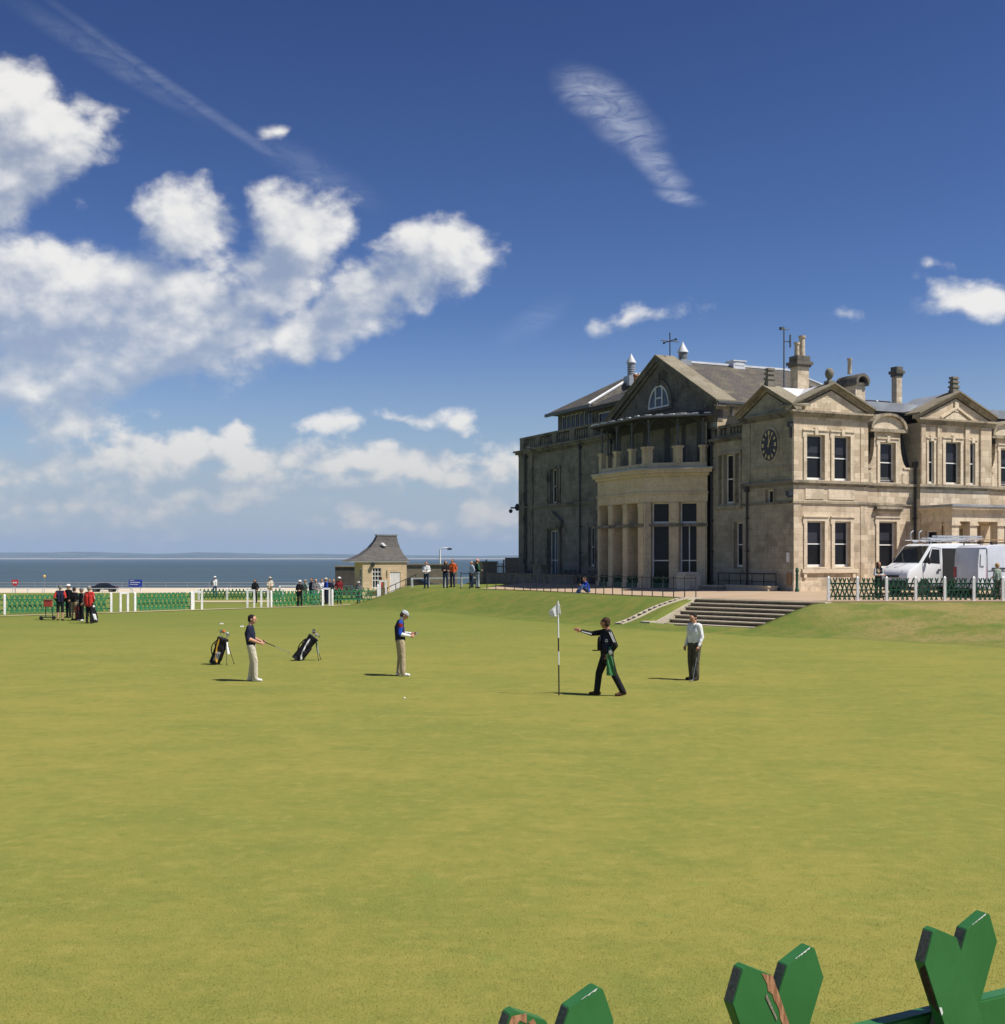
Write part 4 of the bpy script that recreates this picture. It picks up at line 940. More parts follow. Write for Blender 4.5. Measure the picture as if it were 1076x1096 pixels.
mb = MB(); mb.prism([sp(-.42,3.45,-.2), sp(-.42,3.45,.34), sp(-.42,3.95,.32), sp(-.42,3.95,-.2)], SE*.55); mb.build('kerb_block', M['stepstone'], st)
# pale stone strip running up the bank beside them
dc = thing('drain_strip', 'narrow pale stone strip with dark slots running up the grass bank', 'drain', (5.27, 55.2, 0))
p0, p1 = V((5.27,55.2,0)), V((8.95,57.75,0)); dv = (p1-p0); dn = V((-dv.y, dv.x, 0)).normalized()
for off in (-.2, .2):
    mb = MB(); n = 12; pts = []
    for i in range(n+1):
        q = p0+dv*i/n; z = G(q.x, q.y)+.05; b = q-V((5.27,55.2,0))+dn*off; pts.append([b-dn*.07+V((0,0,z-.4)), b+dn*.07+V((0,0,z-.4)), b+dn*.07+V((0,0,z)), b-dn*.07+V((0,0,z))])
    mb.rings(pts); mb.build('kerb', M['stepstone'], dc)
mb = MB(); m2 = MB(); n = 14
for i in range(n):
    q = p0+dv*(i+.5)/n; z = G(q.x, q.y)-.005; b = q-V((5.27,55.2,0)); e = dv/n*.5
    (mb if i % 2 else m2).fbox(b-e-dn*.13+V((0,0,z-.3)), e*1.96, dn*.26, V((0,0,.33)))
mb.build('slab_run', M['stepstone'], dc); m2.build('slot_run', M['riser'], dc)
# iron railing along the terrace edge
rl = thing('iron_railing', 'long black iron railing with thin posts along the terrace edge', 'railing', (9.2, 57.3, 0))
line = dens([(9.15,57.45), (5.5,63.35), (1.25,71.65), (-1.5,74.6), (-2.6,75.8)], .4); prev = None
mbr = MB(); cnt = 0; step_pts = []
acc = 0; last = None; posts = []
for p in line:
    if last is None or math.hypot(p[0]-last[0], p[1]-last[1]) > .74: posts.append(p); last = p
for p in posts:
    z = G(*p); b = V((p[0]-9.2, p[1]-57.3, z)); mb = MB(); mb.tube(b-V((0,0,.1)), b+V((0,0,.98)), .026, .022, 6); mb.ball(b+V((0,0,1.0)), .04, 6, 4); mb.build('post', M['iron'], rl)
for h in (.94,):
    mbr.path([V((p[0]-9.2, p[1]-57.3, G(*p)+h)) for p in posts], .02, 6)
mbr.build('rail', M['iron'], rl)
# low walls and furniture in front of the shaded side
def boxwall(name, label, cat, u0, u1, v0, v1, h, mat, cop='stepstone', z0=-.3, ch=.1):
    t = wthing(name, label, cat, (u0+u1)/2, (v0+v1)/2); a, b = (u1-u0)/2, (v1-v0)/2
    mb = MB(); mb.box(-a, a, -b, b, z0, h-ch); mb.build('wall', M[mat], t)
    mb = MB(); mb.box(-a-.05, a+.05, -b-.05, b+.05, h-ch+.001, h); mb.build('coping', M[cop], t); return t
boxwall('stone_kerb', 'low lit stone kerb at the foot of the shaded clock wall', 'kerb', -.95, -.35, .9, 4.6, .3, 'stepstone', ch=.08)
boxwall('stone_kerb', 'low stone kerb left of the square pier, in front of the recessed wall', 'kerb', -1.5, -1.0, 4.75, 6.3, .26, 'seawall', ch=.08)
t = wthing('stone_pier', 'squat square cream stone pier beside the tall bay window', 'pier', -1.85, 7.0)
mb = MB(); mb.box(-.5,.5,-.5,.5,-.3,.82); mb.build('block', M['trim'], t, bevel=.03); mb = MB(); mb.rings([[(-.54,-.54,.83), (.54,-.54,.83), (.54,.54,.83), (-.54,.54,.83)], [(-.42,-.42,.98), (.42,-.42,.98), (.42,.42,.98), (-.42,.42,.98)]]); mb.build('cap', M['trim'], t)
boxwall('stone_wall', 'long low shaded wall before the big west block', 'wall', -2.6, -2.2, 19.6, 33.5, .7, 'west', 'westtrim')
t = wthing('stone_pier', 'brown square stone pier left of the shaded west block', 'pier', -2.2, 34.6)
mb = MB(); mb.box(-.6,.6,-.9,.9,-.3,1.5); mb.build('block', M['seawall'], t); mb = MB(); mb.box(-.68,.68,-.98,.98,1.502,1.65); mb.build('cap', M['seawall'], t)
t = wthing('stone_pier', 'dark stone pier standing before the glazed west door', 'pier', -2.0, 25.2)
mb = MB(); mb.box(-.4,.4,-.65,.65,-.3,1.2); mb.build('block', M['westtrim'], t); mb = MB(); mb.box(-.46,.46,-.71,.71,1.202,1.3); mb.build('cap', M['westtrim'], t)
def bench(u, v, rz, label, mat='darkwall', L=1.7):
    t = wthing('garden_bench', label, 'bench', u, v, rz, 'garden benches on the terrace'); h = L/2
    for x in (-h+.06, h-.06):
        for y, hh in ((-.22, .44), (.22, .92)): mb = MB(); mb.box(x-.04, x+.04, y-.04, y+.04, 0, hh); mb.build('leg', M[mat], t)
    mb = MB()
    for k in range(4): mb.box(-h, h, -.24+k*.12, -.14+k*.12, .42, .46)
    mb.build('seat', M[mat], t); mb = MB()
    for k in range(9): x = -h+.1+k*(L-.2)/8; mb.box(x-.03, x+.03, .2, .23, .48, .88)
    mb.box(-h, h, .19, .25, .86, .93); mb.build('backrest', M[mat], t)
    for x in (-h, h-.06): mb = MB(); mb.box(x, x+.06, -.25, .25, .62, .66); mb.build('armrest', M[mat], t)
bench(-.75, 30.0, R(-90), 'dark wooden garden bench at the far left end of the west wall'); bench(-.75, 23.7, R(-90), 'dark wooden garden bench between the glazed door and the drainpipe'); bench(-.7, 20.4, R(-90), 'dark garden bench below the narrow window beside the bay')
t = wthing('garden_railing', 'dark waist high garden railing before the shaded recessed wall', 'railing', -.2, 3.6)
for k in range(6): mb = MB(); y = -2.4+k*1.05; mb.tube((0,y,0), (0,y,.95), .03, .03, 6); mb.build('post', M['iron'], t)
mb = MB(); mb.tube((0,-2.4,.92), (0,2.85,.92), .028); mb.tube((0,-2.4,.5), (0,2.85,.5), .02); mb.build('rail', M['iron'], t)
t = wthing('bollard', 'slim dark green bollard at the sunny corner of the clubhouse', 'bollard', -.25, -.6)
mb = MB(); mb.lathe([(.11,0), (.11,.15), (.075,.2), (.065,1.0), (.09,1.05), (.09,1.15), (.05,1.25), (.01,1.27)]); mb.build('shaft', M['greendark'], t, smooth=True); mb = MB(); mb.lathe([(.08,.85), (.08,.9)], n=12); mb.build('band', M['iron'], t)

# ------------------------------------------------------------------ fences
def lattice(mb, L, h, pitch, w=.055, lean=.42, z0=.06):
    dx = h*lean; n = int(L/pitch)
    for i in range(n+1):
        for sg, y in ((1, -.016), (-1, .016)):
            x0 = pitch*i-(dx/2)*sg+random.uniform(-.012,.012); x1 = x0+dx*sg*random.uniform(.93,1.07)
            a, b = V((x0, y, z0)), V((x1, y, h)); d = V((1,0,0))*w
            # clip to the section
            if min(x0, x1) < -.02 or max(x0, x1) > L+.02:
                continue
            mb.prism([a-d/2-V((0,.008,0)), a+d/2-V((0,.008,0)), b+d/2-V((0,.008,0)), b+V((0,-.008,w*.6)), b-d/2-V((0,.008,0))], (0,.016,0))
    for z in (.18, h*.74): mb.box(0, L, .03, .06, z, z+.07)
    mb.box(0, L, -.05, -.026, h*.5-.03, h*.5+.03)
def post(mb, x, h, w=.06): mb.rings([[(x-w,-w,z), (x+w,-w,z), (x+w,w,z), (x-w,w,z)] for z in (-.1, h)] + [[(x-w*.2,-w*.2,h+.07), (x+w*.2,-w*.2,h+.07), (x+w*.2,w*.2,h+.07), (x-w*.2,w*.2,h+.07)]])
def picket_fence(label, pts, h=1.0, pitch=.3, mat='greenfar', pw=.06, every=1.9, ends=False, group='green lattice fences', w=.055, ph=None, lean=.42):
    (x0, y0), (x1, y1) = pts; L = math.hypot(x1-x0, y1-y0); a = math.atan2(y1-y0, x1-x0)
    t = thing('lattice_fence', label, 'fence', (x0, y0, 0), a, group); n = max(1, round(L/every)); ph = ph or h+.02
    gz = lambda s: G(x0+(x1-x0)*s/L, y0+(y1-y0)*s/L)
    for k in range(n):
        s0, s1 = L*k/n, L*(k+1)/n; mb = MB(); lattice(mb, s1-s0, h, pitch, w, lean); mb.build('lattice_panel', M[mat], t, loc=(s0, 0, (gz(s0)+gz(s1))/2))
    for k in range(n+1): mb = MB(); post(mb, 0, ph, pw); mb.build('post', M['whitefence'], t, loc=(L*k/n, -.06, gz(L*k/n)))
    return t
def hoop(label, x, y, rz, w=.42, h=1.05):
    t = thing('white_hoop', label, 'hoop', (x, y, G(x, y)), rz, 'white hoops at the fence gaps')
    for s in (-1, 1): mb = MB(); mb.box(s*w/2-.06, s*w/2+.06, -.06, .06, -.1, h); mb.build('post', M['whitefence'], t)
    mb = MB(); mb.box(-w/2-.06, w/2+.06, -.061, .061, h+.001, h+.11); mb.build('crossbar', M['whitefence'], t)
picket_fence('long green lattice fence behind the group of golfers at far left', ((-38, 62.3), (-22.9, 71.0)), 1.05, .27, every=5.8, w=.105)
picket_fence('green lattice fence between the two white hoops left of the gap', ((-21.7, 71.6), (-18.95, 73.9)), 1.05, .27, every=3.6, w=.105)
hoop('white hoop in the middle of the left lattice fence', -22.25, 71.4, R(30)); hoop('white hoop at the left edge of the open gap in the fence', -18.6, 74.1, R(20), .5)
picket_fence('distant low green lattice fence seen through the open gap', ((-23.0, 92), (-16.6, 92)), .8, .28, every=2.1, w=.08)
hoop('left one of two neighbouring white hoops right of the gap', -16.0, 77.2, R(10)); hoop('right one of two neighbouring white hoops right of the gap', -15.2, 77.6, R(10))
picket_fence('green lattice fence where the spectators in dark jackets stand', ((-14.9, 78.0), (-12.0, 80.6)), .98, .3, every=3.9, w=.105)
hoop('white hoop in front of the man in maroon', -11.75, 81.0, R(10), .42)
picket_fence('green lattice fence nearest the small golf hut', ((-11.4, 81.2), (-8.5, 82.6)), .98, .34, every=3.3, w=.06)
hoop('white hoop at the hut end of the fence, by the handrail', -8.15, 82.8, R(10), .4)
picket_fence('dark green lattice fence with white posts in front of the vans', ((14.35, 53.5), (28.3, 53.2)), 1.0, .205, 'greendark', .055, 1.28, group='green lattice fences', w=.062, lean=.3, ph=1.04)
def rail_fence(label, pts, h, every, zf=None, group='low white rail fences'):
    (x0, y0), (x1, y1) = pts; L = math.hypot(x1-x0, y1-y0); a = math.atan2(y1-y0, x1-x0); z0, z1 = zf or (G(x0, y0), G(x1, y1)); n = round(L/every)
    t = thing('rail_fence', label, 'fence', (x0, y0, z0), a, group); dz = (z1-z0)
    for k in range(n+1): mb = MB(); post(mb, 0, h-.09, .065); mb.build('post', M['whitefence'], t, loc=(L*k/n, 0, dz*k/n))
    mb = MB(); mb.prism([(-.06,-.05,h-.09), (L+.06,-.05,h-.09+dz), (L+.06,-.05,h+dz), (-.06,-.05,h)], (0,.1,0)); mb.build('rail', M['whitefence'], t); return t
rail_fence('long low white rail fence beyond the left lattice fence', ((-104, 180.5), (-55, 180.5)), 1.05, 2.25)
rail_fence('white rail fence behind the spectators, left of the hut', ((-17.6, 96), (-11.9, 96)), 1.0, 1.9)
rail_fence('white rail fence on top of the bank, right of the hut', ((-6.0, 80.6), (-1.6, 79.6)), .62, 1.25)
t = thing('sea_railing', 'thin grey metal railing running along the shore edge', 'railing', (-150, 223.5, -2.33))
for k in range(36): mb = MB(); mb.tube((k*4,0,0), (k*4,0,1.0), .04, .04, 5); mb.build('post', M['steel'], t)
mb = MB(); mb.tube((0,0,1.), (140,0,1.), .06, .06, 6); mb.tube((0,0,.5), (140,0,.5), .05, .05, 6); mb.build('rail', M['steel'], t)

# ------------------------------------------------------------------ starter's hut and the walls round it
hx, hy = -9.46, 94.; hut = thing('golf_hut', 'small square sandstone hut with a flared slate roof and white door', 'hut', (hx, hy, 0), R(17)); hut.scale = (.83, .9, 1)
HF = Face((-2.05,-1.9,0), X_, -Y_); HL = Face((-2.05,1.9,0), -Y_, -X_)
mb = MB(); HF.wall(mb, 0, 4.1, -.3, 2.95, [(.9,1.72,.85,2.42), (2.5,3.52,.02,2.1)], .15); HL.wall(mb, 0, 3.8, -.3, 2.95, [(2.2,3.3,.9,2.4)], .15)
Face((2.05,-1.9,0), Y_, X_).wall(mb, 0, 3.8, -.3, 2.95); Face((-2.05,1.9,0), X_, Y_).wall(mb, 0, 4.1, -.3, 2.95); mb.build('wall', M['hutstone'], hut, fix=False)
w_ = window(HF, .9, 1.72, .85, 2.42, d=-.05, blind=0, rails=(.4,.6,.8), mull=(.33,.66), fw=.06, parent=hut, sill=.08); window(HL, 2.2, 3.3, .9, 2.4, d=-.05, blind=0, rails=(.5,), mull=(.5,), parent=hut, sill=0)
mb = MB(); HF.bx(mb, 2.5, 3.52, .02, 2.1, -.1, -.04)
for k in range(1, 5): HF.bx(mb, 2.5+k*.204-.01, 2.5+k*.204+.01, .06, 2.06, -.04, -.03)
o = mb.build('door', M['white'], hut); mb = MB(); mb.ball(HF.P(2.6, 1.05, -.02), .035, 8, 5); mb.build('handle', M['iron'], o)
mb = MB(); HF.bx(mb, 1.95, 2.4, .9, 1.55, 0, .3); HF.bx(mb, 2.28, 2.5, 0, 2.3, 0, .08); HF.bx(mb, .6, 2.0, .62, .8, 0, .16); mb.build('stone_shelf', M['hutstone'], hut)
mb = MB(); HF.bx(mb, .82, 1.06, 2.55, 2.8, 0, .25); mb.build('lamp', M['iron'], hut)
prof = [(1.0, 2.95), (.80, 3.16), (.60, 3.5), (.42, 3.95), (.29, 4.45), (.22, 4.9)]
rr = []
for s, z in prof:
    k = (s-.22)/.78; x0 = -3.25*k-.35*(1-k); x1 = 2.35*k+1.45*(1-k); rr.append([(x0,-2.03*k-.45*(1-k),z), (x1,-2.03*k-.45*(1-k),z), (x1,2.3*k+.45*(1-k),z), (x0,2.3*k+.45*(1-k),z)])
mb = MB(); mb.rings(rr); mb.build('roof', M['hutslate'], hut)
mb = MB(); mb.box(-.42,1.52,-.5,.5,4.9,5.0); mb.build('ridge_cap', M['lead'], hut)
mb = MB(); x_ = [(-.15,-.83,4.28), (.12,-.83,4.28), (.38,-.92,4.05), (.12,-.92,4.05)]; mb.prism(x_, (0,-.06,.05)); mb.build('roof_patch', M['leadlight'], hut)
mb = MB(); mb.box(-3.2,2.3,-2.0,2.26,2.86,2.945); mb.build('soffit', M['white'], hut)
t = thing('hut_steps', 'stone steps with pale treads climbing from the hut door to the bank', 'steps', (-8.6, 91.2, 0), R(8))
for k in range(6): mb = MB(); mb.box(k*.36, k*.36+.5, -.4, 1.1, -.2, .16*(k+1)); mb.build('step', M['stepstone'], t)
t = thing('hand_rail', 'dark iron handrail beside the hut steps', 'handrail', (-8.7, 90.4, 0), R(8)); pts = [(0,0,.9), (2.3,0,1.95)]
for k in range(4): mb = MB(); x = k*.75; mb.tube((x,0,-.1+.33*k*.9), (x,0,.92+.345*k), .03, .03, 6); mb.build('post', M['iron'], t)
mb = MB(); mb.tube((0,0,.9), (2.3,0,1.95), .028); mb.tube((0,0,.5), (2.3,0,1.5), .02); mb.build('rail', M['iron'], t)
def wallbox(name, label, cat, x0, x1, y, d, z0, z1, mat, cap=None, rz=0):
    t = thing(name, label, cat, (x0, y, z0), rz); mb = MB(); mb.box(0, x1-x0, 0, d, -.4, z1-z0-.1); mb.build('wall', M[mat], t); mb = MB(); mb.box(-.06, x1-x0+.06, -.08, d+.08, z1-z0-.099, z1-z0); mb.build('coping', M[cap or mat], t); return t
wallbox('stone_wall', 'pale brown stone wall running right from behind the hut', 'wall', -9.0, -3.75, 100.5, .5, 0, 2.68, 'seawall')
wallbox('dark_shed', 'dark boarded shed with a pale flat top left of the hut', 'shed', -14.2, -11.9, 103, 2.5, 0, 2.5, 'darkwall', 'seawall')
wallbox('stone_wall', 'low grey wall between the bank and the west block', 'wall', -1.6, 1.4, 96, .5, 1.2, 1.95, 'seawall')
t = thing('palisade_fence', 'dark blue iron palisade between the pier and the sea', 'fence', (-1.3, 98, 1.3), 0)
mb = MB()
for k in range(26): mb.box(k*.11-.025, k*.11+.025, -.02, .02, 0, 1.45)
mb.box(0,2.8,-.03,.03,.2,.28); mb.box(0,2.8,-.03,.03,1.15,1.23); mb.build('pale_run', M['iron'], t)
for x in (0, 1.4, 2.8): mb = MB(); mb.box(x-.06,x+.06,-.06,.06,-.3,1.75); mb.build('post', M['iron'], t)
mb = MB(); mb.box(1.5,2.9,.3,.36,0,1.9); mb.build('dark_panel', M['iron'], t)
t = thing('white_post', 'slim white post at the left corner of the west block', 'post', (L2W(-1.6,33.9).x, L2W(-1.6,33.9).y, 1.4)); mb = MB(); mb.lathe([(.1,0), (.1,1.1), (.06,1.2), (.01,1.22)]); mb.build('shaft', M['whitefence'], t); mb = MB(); mb.box(-.13,.13,-.13,.13,-.1,.08); mb.build('foot', M['iron'], t)
t = thing('street_lamp', 'white lamp post with one arm above the pale brown wall', 'street lamp', (-5.35, 104, 0)); mb = MB(); mb.tube((0,0,0), (0,0,3.9), .09, .07, 8); mb.path([(0,0,3.85), (.12,0,3.98), (.35,0,4.03), (.7,0,4.0)], .05, 6); mb.build('pole', M['whitefence'], t, smooth=True); mb = MB(); mb.box(.62,1.0,-.1,.1,3.86,4.02); mb.build('lamp_head', M['iron'], t)
# ------------------------------------------------------------------ people
PM = {}
def cloth(name, c, rough=.85, var=.2):
    if name not in PM:
        m, nt, b = newmat(name); ob = nt.node('ShaderNodeTexCoord').outputs['Object']; n = nt.noise(ob, 14., 5, .6)
        k = nt.step(n, .25, .75, 1-var, 1+var*.5); nt.l.new(nt.mix(1., c4(c), nt.node('ShaderNodeCombineColor', {0: k, 1: k, 2: k}).outputs[0], 'MULTIPLY'), b.inputs['Base Color'])
        b.inputs['Roughness'].default_value = rough; b.inputs['Specular IOR Level'].default_value = .2
        bump(nt, b, nt.noise(nt.mapping(ob, scale=(1, 1, .6), rot=(.4, .3, 0)), 9., 3, .5, .8), .2 if 'skin' in name else .9, .05); PM[name] = m
    return PM[name]
for k, c in dict(skin=(.56,.30,.20), skin_tan=(.42,.20,.125), navy=(.018,.022,.05), black=(.014,.014,.016), white_cloth=(.80,.80,.80), cream=(.62,.56,.44), beige=(.44,.355,.22), olive=(.085,.078,.055), khaki=(.36,.27,.16), jeans=(.07,.12,.26), jeanspale=(.30,.38,.48), red=(.62,.045,.035), maroon=(.20,.018,.022), blue=(.02,.07,.42), purple=(.10,.06,.30), orange=(.75,.13,.03), grey=(.18,.18,.19), palegrey=(.45,.47,.48), green=(.03,.14,.07), sage=(.26,.33,.27), hair_dark=(.018,.014,.012), hair_brown=(.06,.035,.022), hair_grey=(.30,.28,.26), hair_fair=(.46,.31,.14), yellow=(.75,.42,.05), shoe_dark=(.03,.025,.02), shoe_white=(.78,.78,.77), shoe_brown=(.10,.05,.03), lips=(.30,.09,.07), eye=(.02,.015,.012), lightblue=(.42,.52,.66), darkjeans=(.025,.04,.085)).items(): cloth(k, c, .6 if 'skin' in k else .85)

def rcone(mb, a, b, ra, rb, n=12):
    a, b = V(a), V(b); d = b-a
    if d.length < 1e-5: mb.ball(a, ra, n, 8); return
    d.normalize(); u = d.orthogonal().normalized(); w = d.cross(u); rr = []
    for k in range(5):
        t = -math.pi/2*(1-k/4)*.98
        rr.append((a+d*ra*math.sin(t), ra*math.cos(t)))
    for k in range(5):
        t = math.pi/2*(k/4)*.98
        rr.append((b+d*rb*math.sin(t), rb*math.cos(t)))
    mb.rings([[c+(u*math.cos(2*math.pi*i/n)+w*math.sin(2*math.pi*i/n))*r for i in range(n)] for c, r in rr])

def fuse(mb, prims, paint, mats, vox, name, parent, smooth=3):
    """fuse overlapping limbs into one continuous skin; every face takes the cloth of its nearest limb"""
    me = bpy.data.meshes.new('tmp'); me.from_pydata(mb.v, [], [list(f) for f in mb.f])
    bm = bmesh.new(); bm.from_mesh(me); bmesh.ops.recalc_face_normals(bm, faces=bm.faces); bm.to_mesh(me); bm.free()
    ob = link(bpy.data.objects.new('tmp', me)); r = ob.modifiers.new('r', 'REMESH'); r.mode = 'VOXEL'; r.voxel_size = vox
    s = ob.modifiers.new('s', 'SMOOTH'); s.factor = .5; s.iterations = smooth
    dg = bpy.context.evaluated_depsgraph_get(); out = bpy.data.meshes.new_from_object(ob.evaluated_get(dg))
    bpy.data.objects.remove(ob); bpy.data.meshes.remove(me)
    n = len(out.polygons); cen = np.zeros(n*3); out.polygons.foreach_get('center', cen); cen = cen.reshape(-1, 3)
    best = np.full(n, 1e9); lab = np.zeros(n, int); idx = {m: i for i, m in enumerate(mats)}
    for a, b, ra, rb, m in prims:
        a, b = np.array(a), np.array(b); ab = b-a; l2 = max(1e-9, ab@ab); t = np.clip(((cen-a)@ab)/l2, 0, 1)
        d = np.linalg.norm(cen-a-t[:, None]*ab, axis=1)-(ra+(rb-ra)*t); k = d < best; best[k] = d[k]; lab[k] = idx[m]
    for c, r_, m in paint:
        c = np.array(c); r_ = np.array(r_) if hasattr(r_, '__len__') else np.array([r_]*3)
        lab[(((cen-c)/r_)**2).sum(1) < 1] = idx[m]
    out.materials.clear()
    for m in mats: out.materials.append(PM[m])
    out.polygons.foreach_set('material_index', lab.astype('i')); out.polygons.foreach_set('use_smooth', [True]*n)
    out.name = name; return link(bpy.data.objects.new(name, out), parent)

def person(label, x, y, yaw, h=1.75, pose={}, top='navy', sleeve=None, fore='skin', trou='beige', shin=None, shoe='shoe_dark', hair='hair_dark', skin='skin', cap=None, long_hair=False, belly=0., vox=.0135, z=None, group=None, bag=None, neckc=None, paint=(), extra=None, curl=.55, loose=1., hem=0., bulk=1., name='person'):
    k = h/1.75; z = G(x, y) if z is None else z
    root = thing(name, label, 'person', (x, y, z), yaw, group)
    J = dict(pel=(0,0,.95), che=(0,0,1.26), nek=(0,-.005,1.46), hed=(0,.02,1.615), hl=(-.09,0,.92), hr=(.09,0,.92), kl=(-.105,.015,.5), kr=(.105,.015,.5), al=(-.11,-.02,.10), ar=(.11,-.02,.10), sl=(-.175,0,1.40), sr=(.175,0,1.40), el=(-.235,-.04,1.13), er=(.235,-.04,1.13), wl=(-.245,.06,.88), wr=(.245,.06,.88), fl=(-.15,1,0), fr=(.15,1,0), dl=None, dr=None, hy=0., hp=0.)
    J.update(pose); j = {a: (V(b)*k if isinstance(b, tuple) else b) for a, b in J.items()}
    sleeve = sleeve or top; shin = shin or trou; neckc = neckc or skin
    mb = MB(); P = []
    def add(a, b, ra, rb, m): ra, rb = ra*k, rb*k; P.append((tuple(a), tuple(b), ra, rb, m)); rcone(mb, a, b, ra, rb)
    def addb(a, b, ra, rb, m): add(a, b, ra*bulk, rb*bulk, m)
    up = (j['che']-j['pel']).normalized(); fw = V((0,1,0)); lat = (j['hr']-j['hl']).normalized(); sl_ = (j['sr']-j['sl']).normalized()
    addb(j['hl'], j['hr'], .105, .105, trou)
    for s in (-1, 1):
        a = j['pel']+lat*s*.065*k+up*(.03-hem)*k; c = j['che']+sl_*s*.085*k
        addb(a, c, .108+.01*(hem > 0), .118, top)
        addb(c, (j['sl'] if s < 0 else j['sr'])-sl_*s*.05*k, .118, .078, top)
    if belly: add(j['pel']+up*.1*k+V((0,.03,0)), j['pel']+up*.2*k+V((0,.035,0)), .12+belly, .12+belly, top)
    add(j['sl']+sl_*.02*k, j['sr']-sl_*.02*k, .072, .072, top); add(j['nek']-up*.09*k, j['nek']-up*.02*k, .085, .066, top)
    add(j['nek']-up*.03*k, j['nek']*.45+j['hed']*.55-V((0,.02,0)), .058, .052, neckc)
    for s, q in ((-1, 'l'), (1, 'r')):
        H, K, A = j['h'+q], j['k'+q], j['a'+q]; F_ = V(J['f'+q]).normalized()
        add(H, K, .094*loose, .068*loose, trou)
        if shin == 'bare': add(K, A+V((0,0,-.02))*k, .054, .036, skin); add(K*.98+H*.02, K*.9+A*.1, .078, .082, trou)
        else: add(K, A+V((0,0,-.01))*k, .066*loose, .058*loose, shin)
        add(A+V((0,0,-.055))*k-F_*.05*k, A+V((0,0,-.064))*k+F_*.15*k, .043, .036, shoe); add(A+V((0,0,-.05))*k, A+V((0,0,-.055))*k+F_*.07*k, .048, .044, shoe)
        S, E, Wr = j['s'+q], j['e'+q], j['w'+q]
        addb(S, E, .064, .05, sleeve); addb(E, E*.12+Wr*.88, .048, .035 if fore != skin else .032, fore if fore != 'skin' else skin)
        add(E*.15+Wr*.85, Wr, .029, .026, skin)
        d = V(j['d'+q]).normalized() if j['d'+q] else (Wr-E).normalized()
        # palm, four bent fingers of unequal length and a thumb from the side
        n_ = V((-s, .25, 0)); n_ = (n_-d*n_.dot(d)).normalized(); w = d.cross(n_).normalized(); w = w if w.y > 0 else -w
        add(Wr, Wr+d*.055*k+w*.018*k, .026, .022, skin); add(Wr, Wr+d*.058*k-w*.018*k, .026, .021, skin)
        for i, (o, ln) in enumerate(((.030,.066), (.010,.074), (-.011,.07), (-.031,.054))):
            b0 = Wr+d*.075*k+w*o*k; d1 = (d+n_*curl*.6).normalized(); d2 = (d+n_*curl*2.).normalized(); b1 = b0+d1*ln*.55*k
            add(b0-d*.02*k, b1, .0105, .0098, skin); add(b1, b1+d2*ln*.5*k, .0098, .0085, skin)
        t0 = Wr+d*.025*k+w*.026*k; t1 = t0+(d*.6+w*.7+n_*.3).normalized()*.038*k; add(t0, t1, .0125, .011, skin); add(t1, t1+(d*.9+w*.15+n_*.5).normalized()*.032*k, .011, .009, skin)
    # head with jaw, brow, nose, mouth, ears, eyes
    Rm = Matrix.Rotation(J['hy'], 3, 'Z') @ Matrix.Rotation(J['hp'], 3, 'X'); hd = j['hed']
    hp = lambda a, b, c: hd+Rm @ (V((a, b, c))*k)
    add(hp(0,-.022,.035), hp(0,.022,.03), .089, .082, skin); add(hp(0,.02,-.035), hp(0,.035,-.06), .064, .05, skin); add(hp(0,.05,-.088), hp(0,.058,-.092), .027, .024, skin)
    add(hp(-.035,.085,.032), hp(.035,.085,.032), .017, .017, skin); add(hp(0,.095,.012), hp(0,.117,-.026), .011, .015, skin); add(hp(-.018,.082,-.056), hp(.018,.082,-.056), .013, .013, skin)
    for s in (-1, 1): add(hp(s*.086,-.01,.02), hp(s*.09,-.015,-.02), .018, .013, skin); add(hp(s*.04,.06,-.015), hp(s*.045,.05,-.03), .03, .026, skin)
    pt = [(hp(-.036,.098,.010), .0145*k, 'eye'), (hp(.036,.098,.010), .0145*k, 'eye'), (hp(0,.098,-.056), (.026*k,.02*k,.007*k), 'lips')]
    for c, r_, m in paint: pt.append((V(c)*k, r_ if not isinstance(r_, tuple) else tuple(q*k for q in r_), m))
    mats = []
    for p in P:
        if p[4] not in mats: mats.append(p[4])
    for q in pt:
        if q[2] not in mats: mats.append(q[2])
    body = fuse(mb, P, pt, mats, vox, 'body', root)
    if hair and not (cap and cap[0] == 'none'):
        m2 = MB(); rnd = random.Random(int(abs(x*97+y*13)))
        def f(p):
            q = p*1.; q += q.normalized()*.006*mn.noise(q*40+V((x, y, 0))); return hp(q.x, q.y-.024, q.z+.047)
        m2.ball((0,0,0), (.097,.097,.088), 20, 12, f)
        def f2(p): return hp(p.x, p.y-.055, p.z-.005)
        m2.ball((0,0,0), (.085,.062,.075), 16, 10, f2)
        if long_hair:
            m2.ball((0,0,0), (.088,.05,.16), 14, 10, lambda p: hp(p.x, p.y-.07, p.z-.10))
            for s in (-1, 1): m2.ball((0,0,0), (.028,.05,.12), 10, 8, lambda p, s=s: hp(p.x+s*.085, p.y+.0, p.z-.07))
        m2.build('hair', PM[hair], root, smooth=True, fix=True)
    if cap:
        m2 = MB()
        if cap[0] == 'bucket': m2.lathe([(.16,.03), (.158,.045), (.108,.075), (.1,.135), (.07,.165), (.01,.172)], (0,0,0), 18)
        else:
            m2.lathe([(.108,.04), (.108,.075), (.097,.11), (.06,.136), (.008,.144)], (0,0,0), 18)
            m2.rings([[V((math.sin(t)*r*.88, .02+math.cos(t)*r, zz)) for t in [-1.25+2.5*i/9 for i in range(10)]]+[V((math.sin(t)*.08, .0+math.cos(t)*.09, zz)) for t in [1.25-2.5*i/9 for i in range(10)]] for r, zz in ((.185,.05), (.185,.062))])
